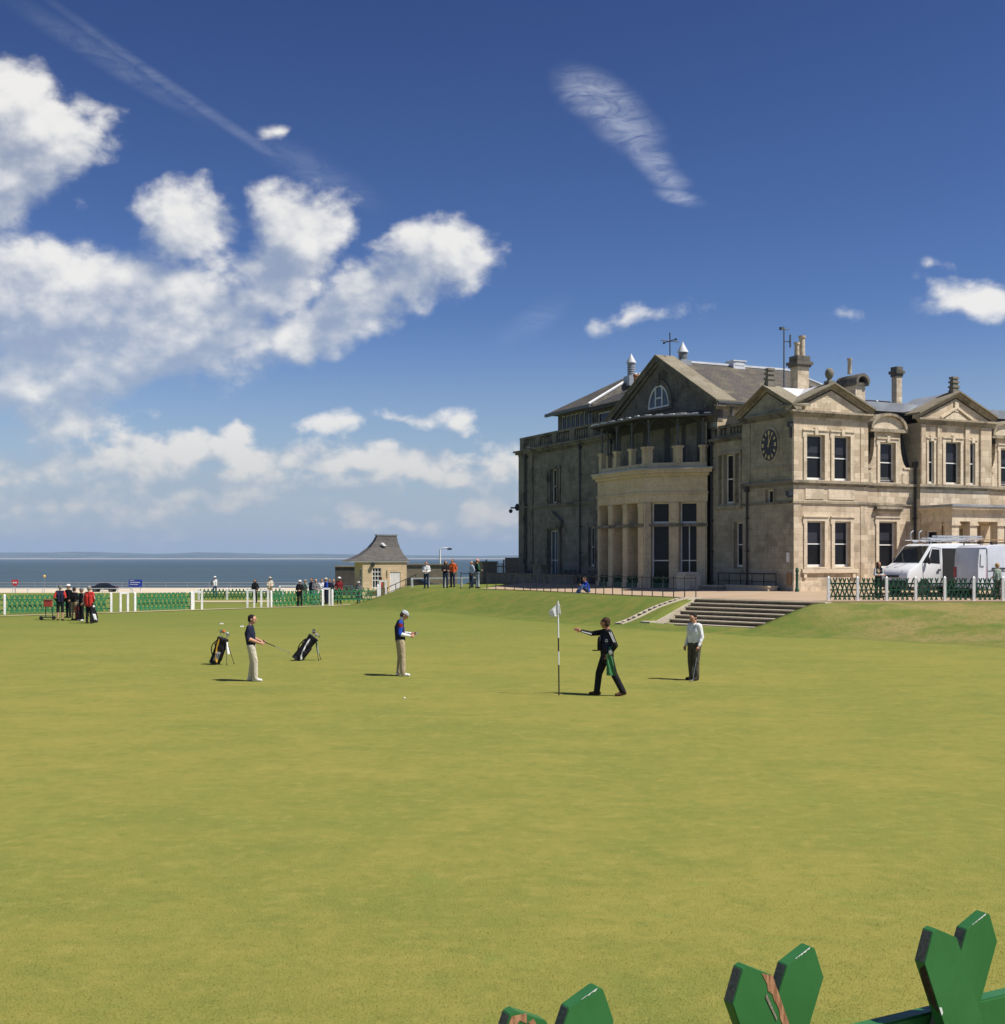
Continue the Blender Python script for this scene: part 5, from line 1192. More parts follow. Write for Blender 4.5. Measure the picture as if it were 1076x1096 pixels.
        m2.v = [tuple(hp(p[0], p[1]-.012, p[2])) for p in m2.v]; m2.build('cap', PM[cap[1]], root, smooth=True)
    if extra: extra(root, j, k, hp)
    return root

def putter(name, label, a, b, head_dir, grip=.28, cat='golf club', tee=None):
    """a golf club from grip end a to head b, both in world space"""
    a, b = V(a), V(b); t = thing(name, label, cat, a); d = b-a
    mb = MB(); mb.tube((0,0,0), d, .0065, .0055, 8); mb.build('shaft', M['steel'], t, smooth=True)
    mb = MB(); mb.tube(-d.normalized()*.06, d.normalized()*grip, .014, .011, 8); mb.build('grip', M['rubber'], t, smooth=True)
    h = V(head_dir).normalized(); mb = MB(); s = d.normalized().cross(h).normalized(); mb.fbox(d-h*.02-s*.02, h*.13, s*.04, V((0,0,.03))); mb.build('club_head', M['steel'], t, bevel=.005)
    return t
def W(root, v): return Matrix.Translation(root.location) @ Matrix.Rotation(root.rotation_euler.z, 4, 'Z') @ V(v)

# the four golfers on the green
n1 = person('dark haired man in navy top and cream trousers waiting with a putter', px(269,31.1), 31.1, R(-84), 1.71, dict(hl=(-.08,0,.92), kl=(-.085,.03,.5), al=(-.09,-.03,.10), hr=(.08,0,.92), kr=(.07,.10,.51), ar=(.06,.11,.10), che=(0,-.035,1.26), sl=(-.17,-.02,1.40), sr=(.17,-.04,1.40), nek=(0,-.02,1.46), hed=(.01,.025,1.615), el=(-.22,.02,1.12), wl=(-.07,.27,1.03), er=(.23,-.06,1.13), wr=(.10,.24,1.0), dl=(.4,.9,-.1), dr=(-.35,.9,-.1), hy=R(-8), hp=R(-6)),
    top='navy', fore='skin', trou='cream', shoe='shoe_white', hair='hair_dark', vox=.0085, loose=1.22, hem=0, curl=.9, bulk=1.08)
a = W(n1, (.02,.35,1.0)); putter('putter', 'putter held out low by the man in navy', a, a+V((.62,.05,-.28)), (0,-.6,-.2))
def scorecard(root, j, k, hp):
    mb = MB(); mb.fbox(V((-.09,.40,1.10))*k, V((.15,.02,0))*k, V((0,.07,.08))*k, V((0,-.004,.004))); mb.build('scorecard', M['white'], root)
n2 = person('man in a patterned blue vest and checked cap reading a white card', px(428.5,32.5), 32.5, R(-80), 1.79, dict(che=(0,-.02,1.26), nek=(0,.015,1.45), hed=(.0,.10,1.575), hp=R(-38), sl=(-.175,0,1.39), sr=(.175,-.01,1.39), el=(-.235,.03,1.11), wl=(-.09,.31,1.10), er=(.24,-.03,1.11), wr=(.12,.25,1.05), dl=(.2,.95,.1), dr=(-.25,.95,.1), kl=(-.11,.02,.5), al=(-.12,-.02,.10), kr=(.10,.05,.5), ar=(.12,.06,.10)),
    top='navy', sleeve='blue', fore='white_cloth', trou='beige', shoe='shoe_white', hair='hair_brown', cap=('flat', 'palegrey'), vox=.0085, loose=1.26, bulk=1.1, curl=.8, neckc='white_cloth', hem=.03,
    paint=[((.1,.13,1.28), (.05,.09,.13), 'purple'), ((.21,-.02,1.33), (.06,.08,.07), 'maroon'), ((.10,.12,1.36), (.03,.06,.05), 'blue'), ((-.05,.14,1.25), (.05,.06,.12), 'maroon')], extra=None)
t = thing('scorecard', 'small white card in the hands of the capped man', 'card', W(n2, (.0,.44,1.13)), R(-80)); mb = MB(); mb.fbox((-.07,-.02,-.03), (.14,0,0), (0,.06,.08), (0,-.003,.002)); mb.build('cover', M['white'], t); mb = MB(); mb.fbox((-.05,-.024,-.02), (.06,0,0), (0,.03,.04), (0,-.002,.001)); mb.build('print', PM['lightblue'], t)
def caddie_kit(root, j, k, hp):
    def strip(a, b, off, w=.016):
        for s in (-1, 0, 1):
            mb = MB(); mb.tube(V(a)+V(off)+V((0,0,s*.026)), V(b)+V(off)+V((0,0,s*.026)), .0075, .0075, 5)
            mb.build('sleeve_stripe', PM['white_cloth'], root)
    L = lambda p: V(p)*k
    # stripes down the near sleeve
    for s in (-1, 0, 1):
        a, b = j['sl']+V((-.058,.022*s,.03))*k, j['el']*.75+j['sl']*.25+V((-.055,.02*s,.01))*k; mb = MB(); mb.tube(a, b, .006, .006, 5); mb.build('sleeve_stripe', PM['white_cloth'], root)
    for s in (-1, 0, 1):
        a, b = j['er']+V((-.05,0,-.012+.011*s))*k, j['wr']*.9+j['er']*.1+V((-.034,0,-.01+.009*s))*k; mb = MB(); mb.tube(a, b, .0045, .0045, 5); mb.build('sleeve_stripe', PM['white_cloth'], root)
    mb = MB(); mb.fbox(L((-.217,.015,1.205)), L((.006,0,0)), L((0,.055,0)), L((0,0,.065))); mb.build('bib_badge', PM['white_cloth'], root)
    mb = MB(); mb.fbox(L((-.226,.03,1.222)), L((.004,0,0)), L((0,.010,0)), L((0,0,.035))); mb.fbox(L((-.2262,.046,1.222)), L((.004,0,0)), L((0,.010,0)), L((0,0,.035))); mb.fbox(L((-.2263,.03,1.236)), L((.004,0,0)), L((0,.026,0)), L((0,0,.007))); mb.build('badge_mark', PM['navy'], root)
n3 = person('caddie in black with a navy bib reaching out towards the flag', px(650,27.9), 27.9, R(93), 1.80, dict(pel=(0,0,.93), che=(0,.01,1.25), hl=(-.09,0,.91), hr=(.09,.01,.91), kl=(-.12,-.13,.50), al=(-.15,-.33,.115), kr=(.09,.17,.49), ar=(.08,.22,.10), fl=(-.2,1,-.1), fr=(.1,1,0), sl=(-.185,-.03,1.40), sr=(.17,.06,1.40), el=(-.29,-.15,1.13), wl=(-.22,-.02,.92), er=(.19,.33,1.37), wr=(.15,.58,1.44), dr=(-.05,.9,.28), dl=(.3,.5,-.7), nek=(0,0,1.465), hed=(0,.045,1.615), hy=R(-34), hp=R(0)),
    top='black', sleeve='black', fore='black', trou='black', shoe='shoe_brown', hair='hair_brown', skin='skin_tan', vox=.0085, loose=1.2, bulk=1.12, hem=.14, curl=.15, paint=[((0,.0,1.17), (.30,.14,.25), 'navy')], extra=caddie_kit)
# caddie's towel, cap and head cover hanging on him
t = thing('green_towel', 'green towel hanging from the caddie in black', 'towel', W(n3, (-.245,-.01,.98)), R(93)); rr = []
for i in range(9):
    zz = -.50*i/8; wd = .055+.05*i/8; rr.append([V((.018*math.sin(q*9+i*.5)+(-.012 if q > 0 else .0)*0+dy, q*wd*2-.02*i/8-.03*i/8, zz)) for dy, qs in ((-.012, [-.5+j_/7 for j_ in range(8)]), (.012, [.5-j_/7 for j_ in range(8)])) for q in qs])
mb = MB(); mb.rings(rr); mb.build('cloth', simple('green_towel_cloth', (.05,.20,.07), .95, .3, 20., 0, .5), t, smooth=True)
t = thing('head_cover', 'white club head cover at the hip of the caddie', 'head cover', W(n3, (-.25,-.05,1.02)), 0); mb = MB(); mb.ball((0,0,0), (.055,.06,.07), 12, 8, lambda p: p+V((0,0,.012*math.sin(p.x*60)))); mb.build('pouch', PM['white_cloth'], t, smooth=True); mb = MB(); mb.ball((-.01,0,.085), (.042,.05,.045), 10, 6); mb.build('collar', PM['green'], t, smooth=True)
t = thing('shoulder_pouch', 'black pouch with a flat flap at the front of the caddie', 'pouch', W(n3, (-.07,.185,1.2)), R(93)); mb = MB(); mb.rings([[(math.cos(q)*.06*w_, math.sin(q)*.05*w_, zz) for q in [i*math.pi/6 for i in range(12)]] for zz, w_ in ((-.16,.7), (-.14,1), (0,1.05), (.1,.9), (.16,.5))]); mb.build('body', PM['black'], t, smooth=True); mb = MB(); mb.box(-.06,.06,-.01,.16,-.168,-.15); mb.build('flap', PM['black'], t); mb = MB(); mb.path([(0,0,.15), (-.05,-.12,.2), (-.06,-.24,.23)], .012); mb.build('strap', PM['black'], t)
n4 = person('man in a white long sleeved shirt and olive trousers resting on a putter', px(743.5,31.4), 31.4, R(128), 1.75, dict(hp=R(-20), hed=(0,.05,1.60), hy=R(6), el=(-.245,-.02,1.12), wl=(-.23,.09,.88), er=(.245,-.04,1.12), wr=(.25,.07,.87), dl=(.05,.3,-.95), kr=(.11,.02,.5), kl=(-.11,.05,.5), al=(-.12,.05,.1), fl=(-.3,1,0), fr=(.35,1,0)),
    top='white_cloth', fore='white_cloth', trou='olive', shoe='shoe_dark', hair='hair_dark', vox=.0085, loose=1.24, bulk=1.1, curl=.9, hem=-.03)
a = W(n4, (-.24,.12,.80)); putter('putter', 'putter standing upright under the hand of the white shirted man', a, V((a.x-.16, a.y-.14, G(a.x, a.y)+.02)), (-.6,-.5,0), .2)

# ------------------------------------------------------------------ flagstick, ball, markers
fx, fy = px(598.6, 27.9), 27.9; fs = thing('flagstick', 'black and white banded flagstick with a drooping white flag', 'flagstick', (fx, fy, 0))
bands = [(0,.70,'black'), (.70,1.01,'white'), (1.01,1.32,'black'), (1.32,2.17,'white')]; ln = -.025
for z0, z1, c in bands: mb = MB(); mb.tube((ln*z0/2,0,z0-.1 if z0 == 0 else z0), (ln*z1/2,0,z1), .0155 if z0 < 1.3 else .019, .0155 if z0 < 1.3 else .017, 8); mb.build('pole_band', M['rubber'] if c == 'black' else M['whitefence'], fs, smooth=True)
rr = []
for i in range(10):
    u = i/9; cols = []
    for side in (0, 1):
        for jx in (range(9) if side == 0 else range(8, -1, -1)):
            v = jx/8; wd = (.05+.15*min(1, u*2.0))*(1-.25*max(0, u-.6)/.4); xx = -wd*v*.85+.035*u*(1-v)*0; cols.append(V((ln-.01-wd*v+.0, .03*math.sin(v*7+u*2)*v+(.004 if side else 0), 2.15-.33*u-.02*v-.07*v*(1-u))))
    rr.append(cols)
mb = MB(); mb.rings(rr); mb.build('flag', PM['white_cloth'], fs, smooth=True)
mb = MB(); mb.rings([[V((ln+.005,-.012,2.13)), V((ln+.03,-.02,2.1)), V((ln+.035,.01,2.1)), V((ln,.012,2.13))], [V((ln+.0,-.015,1.9)), V((ln+.065,-.03,1.86)), V((ln+.07,.015,1.86)), V((ln,.015,1.9))]]); mb.build('flag_fold', PM['white_cloth'], fs, smooth=True)
bx_, by_ = px(433, 27.2), 27.2
t = thing('golf_ball', 'white golf ball lying on the green in front of the capped man', 'ball', (bx_, by_, G(bx_, by_)+.02)); mb = MB(); mb.ball((0,0,0), .0225, 16, 10); mb.build('cover', M['whitefence'], t, smooth=True); mb = MB(); mb.ball((0,0,.0025), (.0075,.0075,.0206), 8, 6); mb.build('marking', PM['navy'], t)
for lab, (qx, qy) in (('white tee marker left of two on the far green', (237.3, 58.)), ('white tee marker right of two on the far green', (259, 55.6))):
    X = px(qx, qy); t = thing('tee_marker', lab, 'marker', (X, qy, G(X, qy)), 0, 'white tee markers'); mb = MB(); mb.rings([[(-.08,-.05,0), (.08,-.05,0), (.08,.05,0), (-.08,.05,0)], [(-.07,-.04,.05), (.07,-.04,.05), (.07,.04,.05), (-.07,.04,.05)]]); mb.build('block', M['whitefence'], t); mb = MB(); mb.tube((0,0,-.1), (0,0,.06), .015); mb.build('spike', M['steel'], t)

# ------------------------------------------------------------------ golf bags
def golfbag(label, x, y, lean, yaw, body, accent, panel, hoodc, h=.82, towel=None, group='golf bags on the grass', clubs=7, legs=True, r=.155):
    """tube bag leaning by `lean` towards local +x on two legs"""
    t = thing('golf_bag', label, 'golf bag', (x, y, G(x, y)), yaw, group); A = V((math.sin(lean), 0, math.cos(lean))); N_ = V((-math.cos(lean), 0, math.sin(lean))); B_ = V((0,1,0)); o = V((0,0,.03))
    def rg(s, r_, sq=1.): return [o+A*s+(N_*math.cos(q)*r_*sq+B_*math.sin(q)*r_) for q in [2*math.pi*i/16 for i in range(16)]]
    mb = MB(); mb.rings([rg(0,r*.86), rg(.02,r*.98), rg(.1,r), rg(.3,r*.96), rg(h*.8,r*.98), rg(h*.97,r*1.04), rg(h,r*1.02)]); b = mb.build('bag_body', PM[body], t, smooth=True)
    mb = MB(); mb.rings([rg(-.005,r*1.02), rg(.05,r*1.04), rg(.07,r*1.0)]); mb.build('base_cap', M['rubber'], t, smooth=True)
    mb = MB(); mb.rings([rg(h-.06,r*1.08), rg(h+.015,r*1.1), rg(h+.02,r*.9)]); mb.build('top_collar', PM[hoodc], t, smooth=True)
    # ball and clothing pockets
    for (s0, s1, q, wd, dp, mt) in ((.10,.40,-1.9,.075,.07,panel), (.12,.58,-2.75,.07,.055,body), (.42,.62,-1.5,.06,.05,body)):
        d = N_*math.cos(q)+B_*math.sin(q); tt = A.cross(d); mb = MB()
        mb.rings([[o+A*s+d*(r*.8+dp_)+tt*w for dp_, w in ((0,-wd), (dp*f,-wd*.85), (dp*1.2*f,0), (dp*f,wd*.85), (0,wd))] for s, f in ((s0,.5), (s0+.04,1), (s1-.05,1), (s1,.4))]); mb.build('pocket', PM[mt], t, smooth=True)
    # accent piping curving round the side that faces the camera
    for w0 in (0, .05):
        pts = []
        for i in range(9):
            u = i/8; q = -2.2+u*1.0; s = .10+w0+.58*u*u+.04*u; pts.append(o+A*s+(N_*math.cos(q)+B_*math.sin(q))*(r*1.03+.045*(1-u)))
        mb = MB(); mb.path(pts, .026 if w0 == 0 else .016, 6); mb.build('piping', PM[accent], t, smooth=True)
    mb = MB(); pts = [o+A*(.25+.45*i/8)+(N_*.8-B_*.5)*(r*1.05+.09*math.sin(i/8*math.pi)) for i in range(9)]; mb.path(pts, .017, 6); mb.build('carry_strap', PM[body], t, smooth=True)
    mb = MB(); mb.path([o+A*.7+N_*r*1.0, o+A*.6+N_*(r+.04), o+A*.5+N_*r*1.0], .014); mb.build('handle', M['rubber'], t)
    if legs:
        for s in (-1, 1): a = o+A*h*.92-N_*r*.9+B_*s*.05; e = V((a.x+.09+.06*(s > 0), s*.22, .02)); mb = MB(); mb.tube(a, e, .011, .009, 6); mb.ball(e, .02, 6, 4); mb.build('leg', M['iron'], t)
    rnd = random.Random(int(abs(x*31)))
    for i in range(clubs):
        q = 6.28*i/clubs; base = o+A*(h-.02)+(N_*math.cos(q)+B_*math.sin(q))*r*.62; ln = .13+.12*rnd.random(); e = base+A*ln+(N_*math.cos(q)+B_*math.sin(q))*.03
        mb = MB(); mb.tube(base-A*.1, e, .006, .006, 6); c = mb.build('club', M['steel'], t)
        mb = MB()
        if i < 3: mb.ball(e, (.05,.045,.042), 10, 7); mb.build('head_cover', PM[('hair_dark', 'maroon' if accent == 'white_cloth' else 'orange', 'palegrey')[i]], c, smooth=True)
        else: d = (B_*math.cos(i*1.3)+N_*math.sin(i*1.3)*.6).normalized(); mb.fbox(e-d*.01-A*.02, d*.075, A*.045, N_*.016); mb.build('club_head', M['steel'], c, bevel=.004)
    if towel:
        mb = MB(); rr = []
        for i in range(7):
            u = i/6; c = o+A*(h*.95)-N_*(r*1.06+.03*u)-B_*.06+V((.02*u,0,-.34*u)); rr.append([c+B_*wd_+V((.012*math.sin(wd_*70+u*4)+dx_,0,0)) for dx_, ws in ((0, (-.06,-.03,0,.03,.06)), (.012, (.06,.03,0,-.03,-.06))) for wd_ in ws])
        mb.rings(rr); mb.build('towel', PM[towel], t, smooth=True)
    return t
golfbag('black golf bag with yellow piping and a white towel, left of the navy man', px(229.5,36), 36., R(20), R(-8), 'black', 'yellow', 'grey', 'black', .78, 'white_cloth')
golfbag('black golf bag with white curved piping leaning on its stand', px(317,37.4), 37.4, R(38), R(8), 'black', 'white_cloth', 'black', 'black', .86, 'sage')
golfbag('white and black golf bag at the legs of the man in red', px(101.5,59.2), 59.2, R(-12), R(20), 'black', 'white_cloth', 'white_cloth', 'white_cloth', .8)
golfbag('dark red golf bag standing behind the golfer in khaki shorts', px(84.5,61.6), 61.6, R(5), R(0), 'maroon', 'black', 'black', 'black', .78)
t = thing('golf_trolley', 'low push cart with a red box raised on dark legs at far left', 'cart', (px(51.5,62.3), 62.3, 0), R(5)); mb = MB(); mb.box(-.19,.19,-.13,.13,.66,1.0); mb.build('red_box', simple('rust_red_box', (.36,.05,.03), .6, .2), t, bevel=.02)
mb = MB(); mb.box(-.21,.21,-.15,.15,1.001,1.03); mb.build('lid', simple('rust_red_lid', (.40,.07,.04), .6, .2), t)
for x in (-.14, .2): mb = MB(); mb.tube((x,0,.66), (x+.03,0,.12), .022); mb.build('leg', M['iron'], t)
mb = MB(); mb.box(-.32,.36,-.14,.14,.10,.15); mb.build('base_frame', M['iron'], t)
for x in (-.3, .33):
    mb = MB(); mb.lathe([(.02,-.02), (.08,-.025), (.10,-.015), (.10,.015), (.08,.025), (.02,.02)], n=14); mb.build('wheel', M['rubber'], t, loc=(x,-.17,.1), rot=(R(90),0,0), smooth=True)

# ------------------------------------------------------------------ the other people
arms_fold = dict(el=(-.25,.03,1.13), wl=(.08,.22,1.14), er=(.25,.03,1.13), wr=(-.08,.24,1.10), dl=(1,.1,0), dr=(-1,.1,0))
pockets = dict(el=(-.27,-.07,1.13), wl=(-.19,.06,.93), er=(.27,-.07,1.13), wr=(.19,.06,.93))
hold = dict(el=(-.24,.02,1.12), wl=(-.08,.25,1.05), er=(.24,.02,1.12), wr=(.08,.25,1.05), dl=(.6,.7,0), dr=(-.6,.7,0))
g = 'golfers waiting at the far left'
person('man in red jacket sleeves and a navy bib, back turned, left of the waiting group', px(64.5,61.5), 61.5, R(10), 1.80, pockets, 'navy', 'red', 'black', 'black', 'bare', 'shoe_dark', 'hair_grey', group=g, cap=('flat','grey'))
person('man in black with a white cap standing behind the others at the far left', px(73.3,64.2), 64.2, R(150), 1.78, pockets, 'black', 'black', 'black', 'black', None, 'shoe_dark', 'hair_dark', group=g, cap=('flat','white_cloth'))
person('man in a black sweater and khaki shorts in the waiting group', px(79.5,61.8), 61.8, R(-20), 1.68, hold, 'black', 'black', 'black', 'khaki', 'bare', 'shoe_dark', 'hair_brown', group=g, loose=1.12)
person('man in dark grey clothes and grey cap half hidden by the man in red', px(87.5,61.0), 61.0, R(140), 1.66, pockets, 'black', 'grey', 'grey', 'black', None, 'shoe_white', 'hair_grey', group=g, cap=('flat','grey'))
def redstripe(root, j, k, hp):
    for q, s in (('l', -1), ('r', 1)):
        mb = MB(); a, b = j['s'+q]*.5+j['e'+q]*.5+V((s*.05,-.03,0))*k, j['w'+q]*.9+j['e'+q]*.1+V((s*.035,-.03,0))*k; mb.tube(a, j['e'+q]+V((s*.045,-.035,0))*k, .013); mb.tube(j['e'+q]+V((s*.045,-.035,0))*k, b, .013, .01); mb.build('sleeve_stripe', PM['white_cloth'], root)
person('man in a bright red jacket and black trousers, back turned', px(95.5,58.6), 58.6, R(-12), 1.82, dict(el=(-.25,.0,1.13), wl=(-.26,.08,.87), er=(.25,.03,1.14), wr=(.12,.2,1.0)), 'red', 'red', 'red', 'black', None, 'shoe_dark', 'hair_grey', group=g, extra=redstripe, hem=.1)
g = 'spectators round the green'
sit = dict(pel=(0,0,.12), che=(0,.10,.42), nek=(0,.16,.61), hed=(0,.21,.76), hp=R(-15), hl=(-.09,0,.12), hr=(.09,0,.12), kl=(-.12,.36,.42), kr=(.12,.40,.38), al=(-.12,.62,.02), ar=(.12,.66,.0), fl=(-.1,1,.1), fr=(.1,1,.1), sl=(-.175,.12,.56), sr=(.175,.12,.56), el=(-.22,.26,.36), wl=(-.07,.44,.46), er=(.22,.26,.36), wr=(.07,.44,.46), dl=(.5,.8,0), dr=(-.5,.8,0))
person('person in a blue jacket sitting on the terrace edge by the railing', px(629.5,66.3), 66.3, R(112), 1.75, sit, 'blue', 'blue', 'blue', 'jeans', None, 'shoe_white', 'hair_brown', z=1.24)
S = [ # x px, distance, turn, height, pose, top, sleeve, trousers, hair, cap, long hair, label
 (456.5,77.3,R(170),1.72,hold,'white_cloth','white_cloth','darkjeans','hair_brown',None,0,'woman in a white top and jeans on the bank near the hut'),
 (477,77.4,R(200),1.74,arms_fold,'black','black','darkjeans','hair_brown',None,1,'long haired woman in black with folded arms on the bank'),
 (484.5,78.6,R(150),1.84,pockets,'orange','orange','darkjeans','hair_brown',None,0,'man in a bright orange jumper on the bank'),
 (505,77.6,R(120),1.70,pockets,'lightblue','lightblue','darkjeans','hair_grey',None,0,'person in a pale blue shirt behind the bald man'),
 (511,76.6,R(-70),1.86,hold,'black','green','jeanspale',None,None,0,'bald man in black and green with pale jeans on the bank'),
 (230,98,R(190),1.70,pockets,'white_cloth','grey','jeans','hair_grey',('flat','white_cloth'),0,'person in white and grey beyond the distant low fence'),
 (273,86,R(170),1.66,pockets,'black','black','black','hair_dark',None,1,'dark haired person in black behind the two white hoops'),
 (289,92,R(200),1.74,hold,'cream','cream','beige','hair_fair',('flat','cream'),0,'person in a cream top and pale cap behind the fence'),
 (321,79.3,R(178),1.72,hold,'black','black','black','hair_grey',('flat','white_cloth'),0,'man in a black jacket and white cap at the fence'),
 (334,83.5,R(150),1.78,pockets,'navy','navy','jeans','hair_brown',None,0,'man in navy next to the grey haired spectator'),
 (338,82.0,R(200),1.74,hold,'grey','grey','jeanspale','hair_grey',None,0,'grey haired spectator in a grey jacket and pale jeans'),
 (344.5,84.5,R(190),1.70,pockets,'white_cloth','white_cloth','beige','hair_brown',None,0,'person in white half hidden behind the blue jacket'),
 (349,83.2,R(120),1.80,hold,'blue','blue','navy','hair_fair',('flat','cream'),0,'man in a bright blue jacket and pale cap'),
 (353,85.0,R(170),1.72,pockets,'navy','navy','navy','hair_dark',None,0,'dark haired spectator right of the blue jacket'),
 (363,84.2,R(-150),1.84,pockets,'maroon','maroon','black','hair_grey',('flat','white_cloth'),0,'tall man in maroon with a white cap'),
 (327,85,R(120),1.66,pockets,'sage','sage','navy','hair_grey',None,0,'spectator in sage green left of the navy and grey pair'),
 (357,86,R(200),1.64,hold,'grey','palegrey','black','hair_fair',None,0,'short fair haired spectator in grey between blue jacket and maroon'),
 (384,85,R(160),1.5,hold,'grey','grey','grey','hair_grey',('bucket','palegrey'),0,'short spectator in grey with a pale bucket hat below the hut window'),
 (407.5,87.5,R(100),1.76,pockets,'red','red','black','hair_brown',('flat','black'),0,'person in red with a dark cap before the hut'),
]
for (qx, Y, yaw, h, pose, top, slv, tr, hr, cp, lh, lab) in S:
    person(lab, px(qx, Y), Y, yaw, h, pose, top, slv, slv, tr, None, 'shoe_dark', hr, long_hair=bool(lh), cap=cp, group=g)
person('long haired woman in black with a fair scarf beside the white van', px(940.5,55.4), 55.4, R(200), 1.70, dict(arms_fold, hp=R(10)), 'black', 'palegrey', 'palegrey', 'black', None, 'shoe_dark', 'hair_dark', long_hair=True, group=g, paint=[((.05,.12,1.33), (.09,.08,.12), 'khaki')])
person('fair haired person in a sage green jacket at the right fence', px(1068,54.6), 54.6, R(30), 1.66, dict(hold, hp=R(-20)), 'sage', 'sage', 'sage', 'olive', None, 'shoe_dark', 'hair_fair', group=g)
# ------------------------------------------------------------------ vehicles
M['vanwhite'] = simple('white_van_paint', (.80,.81,.81), .28, .06, 1.5)
M['vansilver'] = simple('silver_van_paint', (.64,.66,.70), .34, .1, 1.5, .1)
M['carblack'] = simple('dark_car_paint', (.012,.014,.02), .2, .1, 2.)
M['carblue'] = simple('dark_blue_car_paint', (.015,.03,.06), .22, .1, 2.)
M['seam'] = simple('dark_seam', (.03,.03,.032), .7, .1)
M['lamp'] = simple('clear_lamp_lens', (.55,.57,.6), .15, .1)
M['redlamp'] = simple('red_lamp_lens', (.4,.02,.02), .2, .1)
M['carglass'] = glass('vehicle_glass', (.012,.014,.016), .04); M['carglass'].node_tree.nodes['Principled BSDF'].inputs['Specular IOR Level'].default_value = .5
M['wood'] = simple('pale_plank', (.42,.27,.13), .7, .3, 5.)
def vehicle(name, label, cat, x, y, yaw, prof, W_, L, paint, roof_z, tum=.06, wheel=(.85,3.95), wr=.34, z=None):
    """shell: side profile (s along from rear 0 to nose L, z) drawn across the width with rounded shoulders"""
    z = G(x, y)+.03 if z is None else z; t = thing(name, label, cat, (x, y, z), yaw); hw = W_/2
    side = lambda zz: hw*(1-tum*max(0, (zz-.9)/(roof_z-.9))**1.3)
    c = V((L*.5, 0, roof_z*.5))
    def sect(f, ins): return [V((c.x+(s-c.x)*(1-ins/c.x), side(zz)*f, c.z+(zz-c.z)*(1-ins/c.z*.9))) for s, zz in prof]
    mb = MB(); mb.rings([sect(-1, .09), sect(-.985, .03), sect(-.93, 0), sect(.93, 0), sect(.985, .03), sect(1, .09)]); mb.build('body', M[paint], t, smooth=True)
    def panel(pts, mat, name, d=.006, th=.012, sides=(-1, 1)):
        for sg in sides:
            mb = MB(); mb.prism([V((s, sg*(side(zz)+d-.01), zz)) for s, zz in pts], V((0, sg*th, 0))); mb.build(name, M[mat], t)
    def seam(pts, sides=(-1, 1)):
        for sg in sides: mb = MB(); mb.path([V((s, sg*(side(zz)+.0), zz)) for s, zz in pts], .011, 5); mb.build('door_seam', M['seam'], t)
    for s in wheel:
        for sg in (-1, 1):
            mb = MB(); mb.lathe([(wr*1.2,-.03), (wr*1.2,.012), (wr*.9,.014)], n=24); mb.build('wheel_arch', M['seam'], t, loc=(s, sg*(hw-.01), wr), rot=(R(-90*sg),0,0))
            mb = MB(); mb.lathe([(wr*.6,-.11), (wr*.95,-.11), (wr,-.08), (wr,.08), (wr*.95,.10), (wr*.62,.10), (wr*.6,.07)], n=24); w = mb.build('wheel', M['rubber'], t, loc=(s, sg*(hw-.09), wr), rot=(R(-90*sg),0,0), smooth=True)
            mb = MB(); mb.lathe([(wr*.62,.02), (wr*.6,.09), (wr*.3,.07), (wr*.15,.1), (.01,.1)], n=18); mb.build('rim', M['alu'], w, smooth=True)
    return t, side, panel, seam
VP = [(0,.42), (.0,1.9), (.06,2.28), (.3,2.40), (1.6,2.44), (3.15,2.42), (3.42,2.32), (4.12,1.52), (4.35,1.38), (4.85,1.18), (5.0,.95), (5.02,.5), (4.95,.36), (.1,.36)]
def van(label, x, y, yaw, paint):
    return vehicle('van', label, 'van', x, y, yaw, VP, 2.0, 5.0, paint, 2.44)
A_ = L2W(6.2, -5.9); yaw = TH+math.pi
t, side, panel, seam = van('white van with ladders on its roof and the side door open', A_.x, A_.y, yaw, 'vanwhite')
def xsec(t, pts, mat, name, w0, w1, th):   # a pane across the nose
    mb = MB(); (s0, z0), (s1, z1) = pts; n = V((z1-z0, 0, s0-s1)).normalized(); n = n if n.x > 0 else -n
    mb.prism([V((s0,-w0,z0))+n*.004, V((s0,w0,z0))+n*.004, V((s1,w1,z1))+n*.004, V((s1,-w1,z1))+n*.004], n*th); return mb.build(name, M[mat], t)
xsec(t, ((4.14,1.52), (3.46,2.30)), 'carglass', 'windscreen', .88, .80, .014)
panel([(4.02,1.50), (3.72,1.50), (3.5,2.12), (3.46,2.18)], 'carglass', 'quarter_window'); panel([(3.66,1.50), (2.95,1.46), (2.95,2.14), (3.42,2.16)], 'carglass', 'side_window')
seam([(2.88,.5), (2.88,2.2), (3.42,2.24), (4.05,1.48), (4.0,.75)]); seam([(1.75,.5), (1.75,2.25)], (-1,)); seam([(2.84,.5), (2.84,2.25)], (-1,))
# open side: black panel painted as unlit load space, sliding door pushed back
panel([(1.85,.55), (2.78,.55), (2.78,2.2), (1.85,2.2)], 'rubber', 'dark_load_panel', .008, .014)
panel([(.7,.5), (1.72,.5), (1.72,2.24), (.7,2.24)], 'vansilver', 'sliding_door', .05, .05, (1,))
mb = MB(); mb.box(2.95,3.12,1.02,1.07,1.12,1.2); mb.box(2.95,3.12,-1.07,-1.02,1.12,1.2); mb.build('door_handle', M['seam'], t)
for s in (-1, 1):
    mb = MB(); mb.ball((3.78, s*1.14, 1.6), (.07,.11,.17), 10, 7); mb.tube((3.8,s*.95,1.55), (3.78,s*1.1,1.58), .03); mb.build('mirror', M['seam'], t, smooth=True)
    mb = MB(); mb.prism([V((4.98,s*.55,.88)), V((4.93,s*.93,.88)), V((4.72,s*.95,1.14)), V((4.88,s*.55,1.12))], V((.035,0,.01))); mb.build('headlight', M['lamp'], t)
mb = MB(); mb.box(4.88,5.1,-.98,.98,.32,.66); mb.build('bumper', M['seam'], t, bevel=.04)
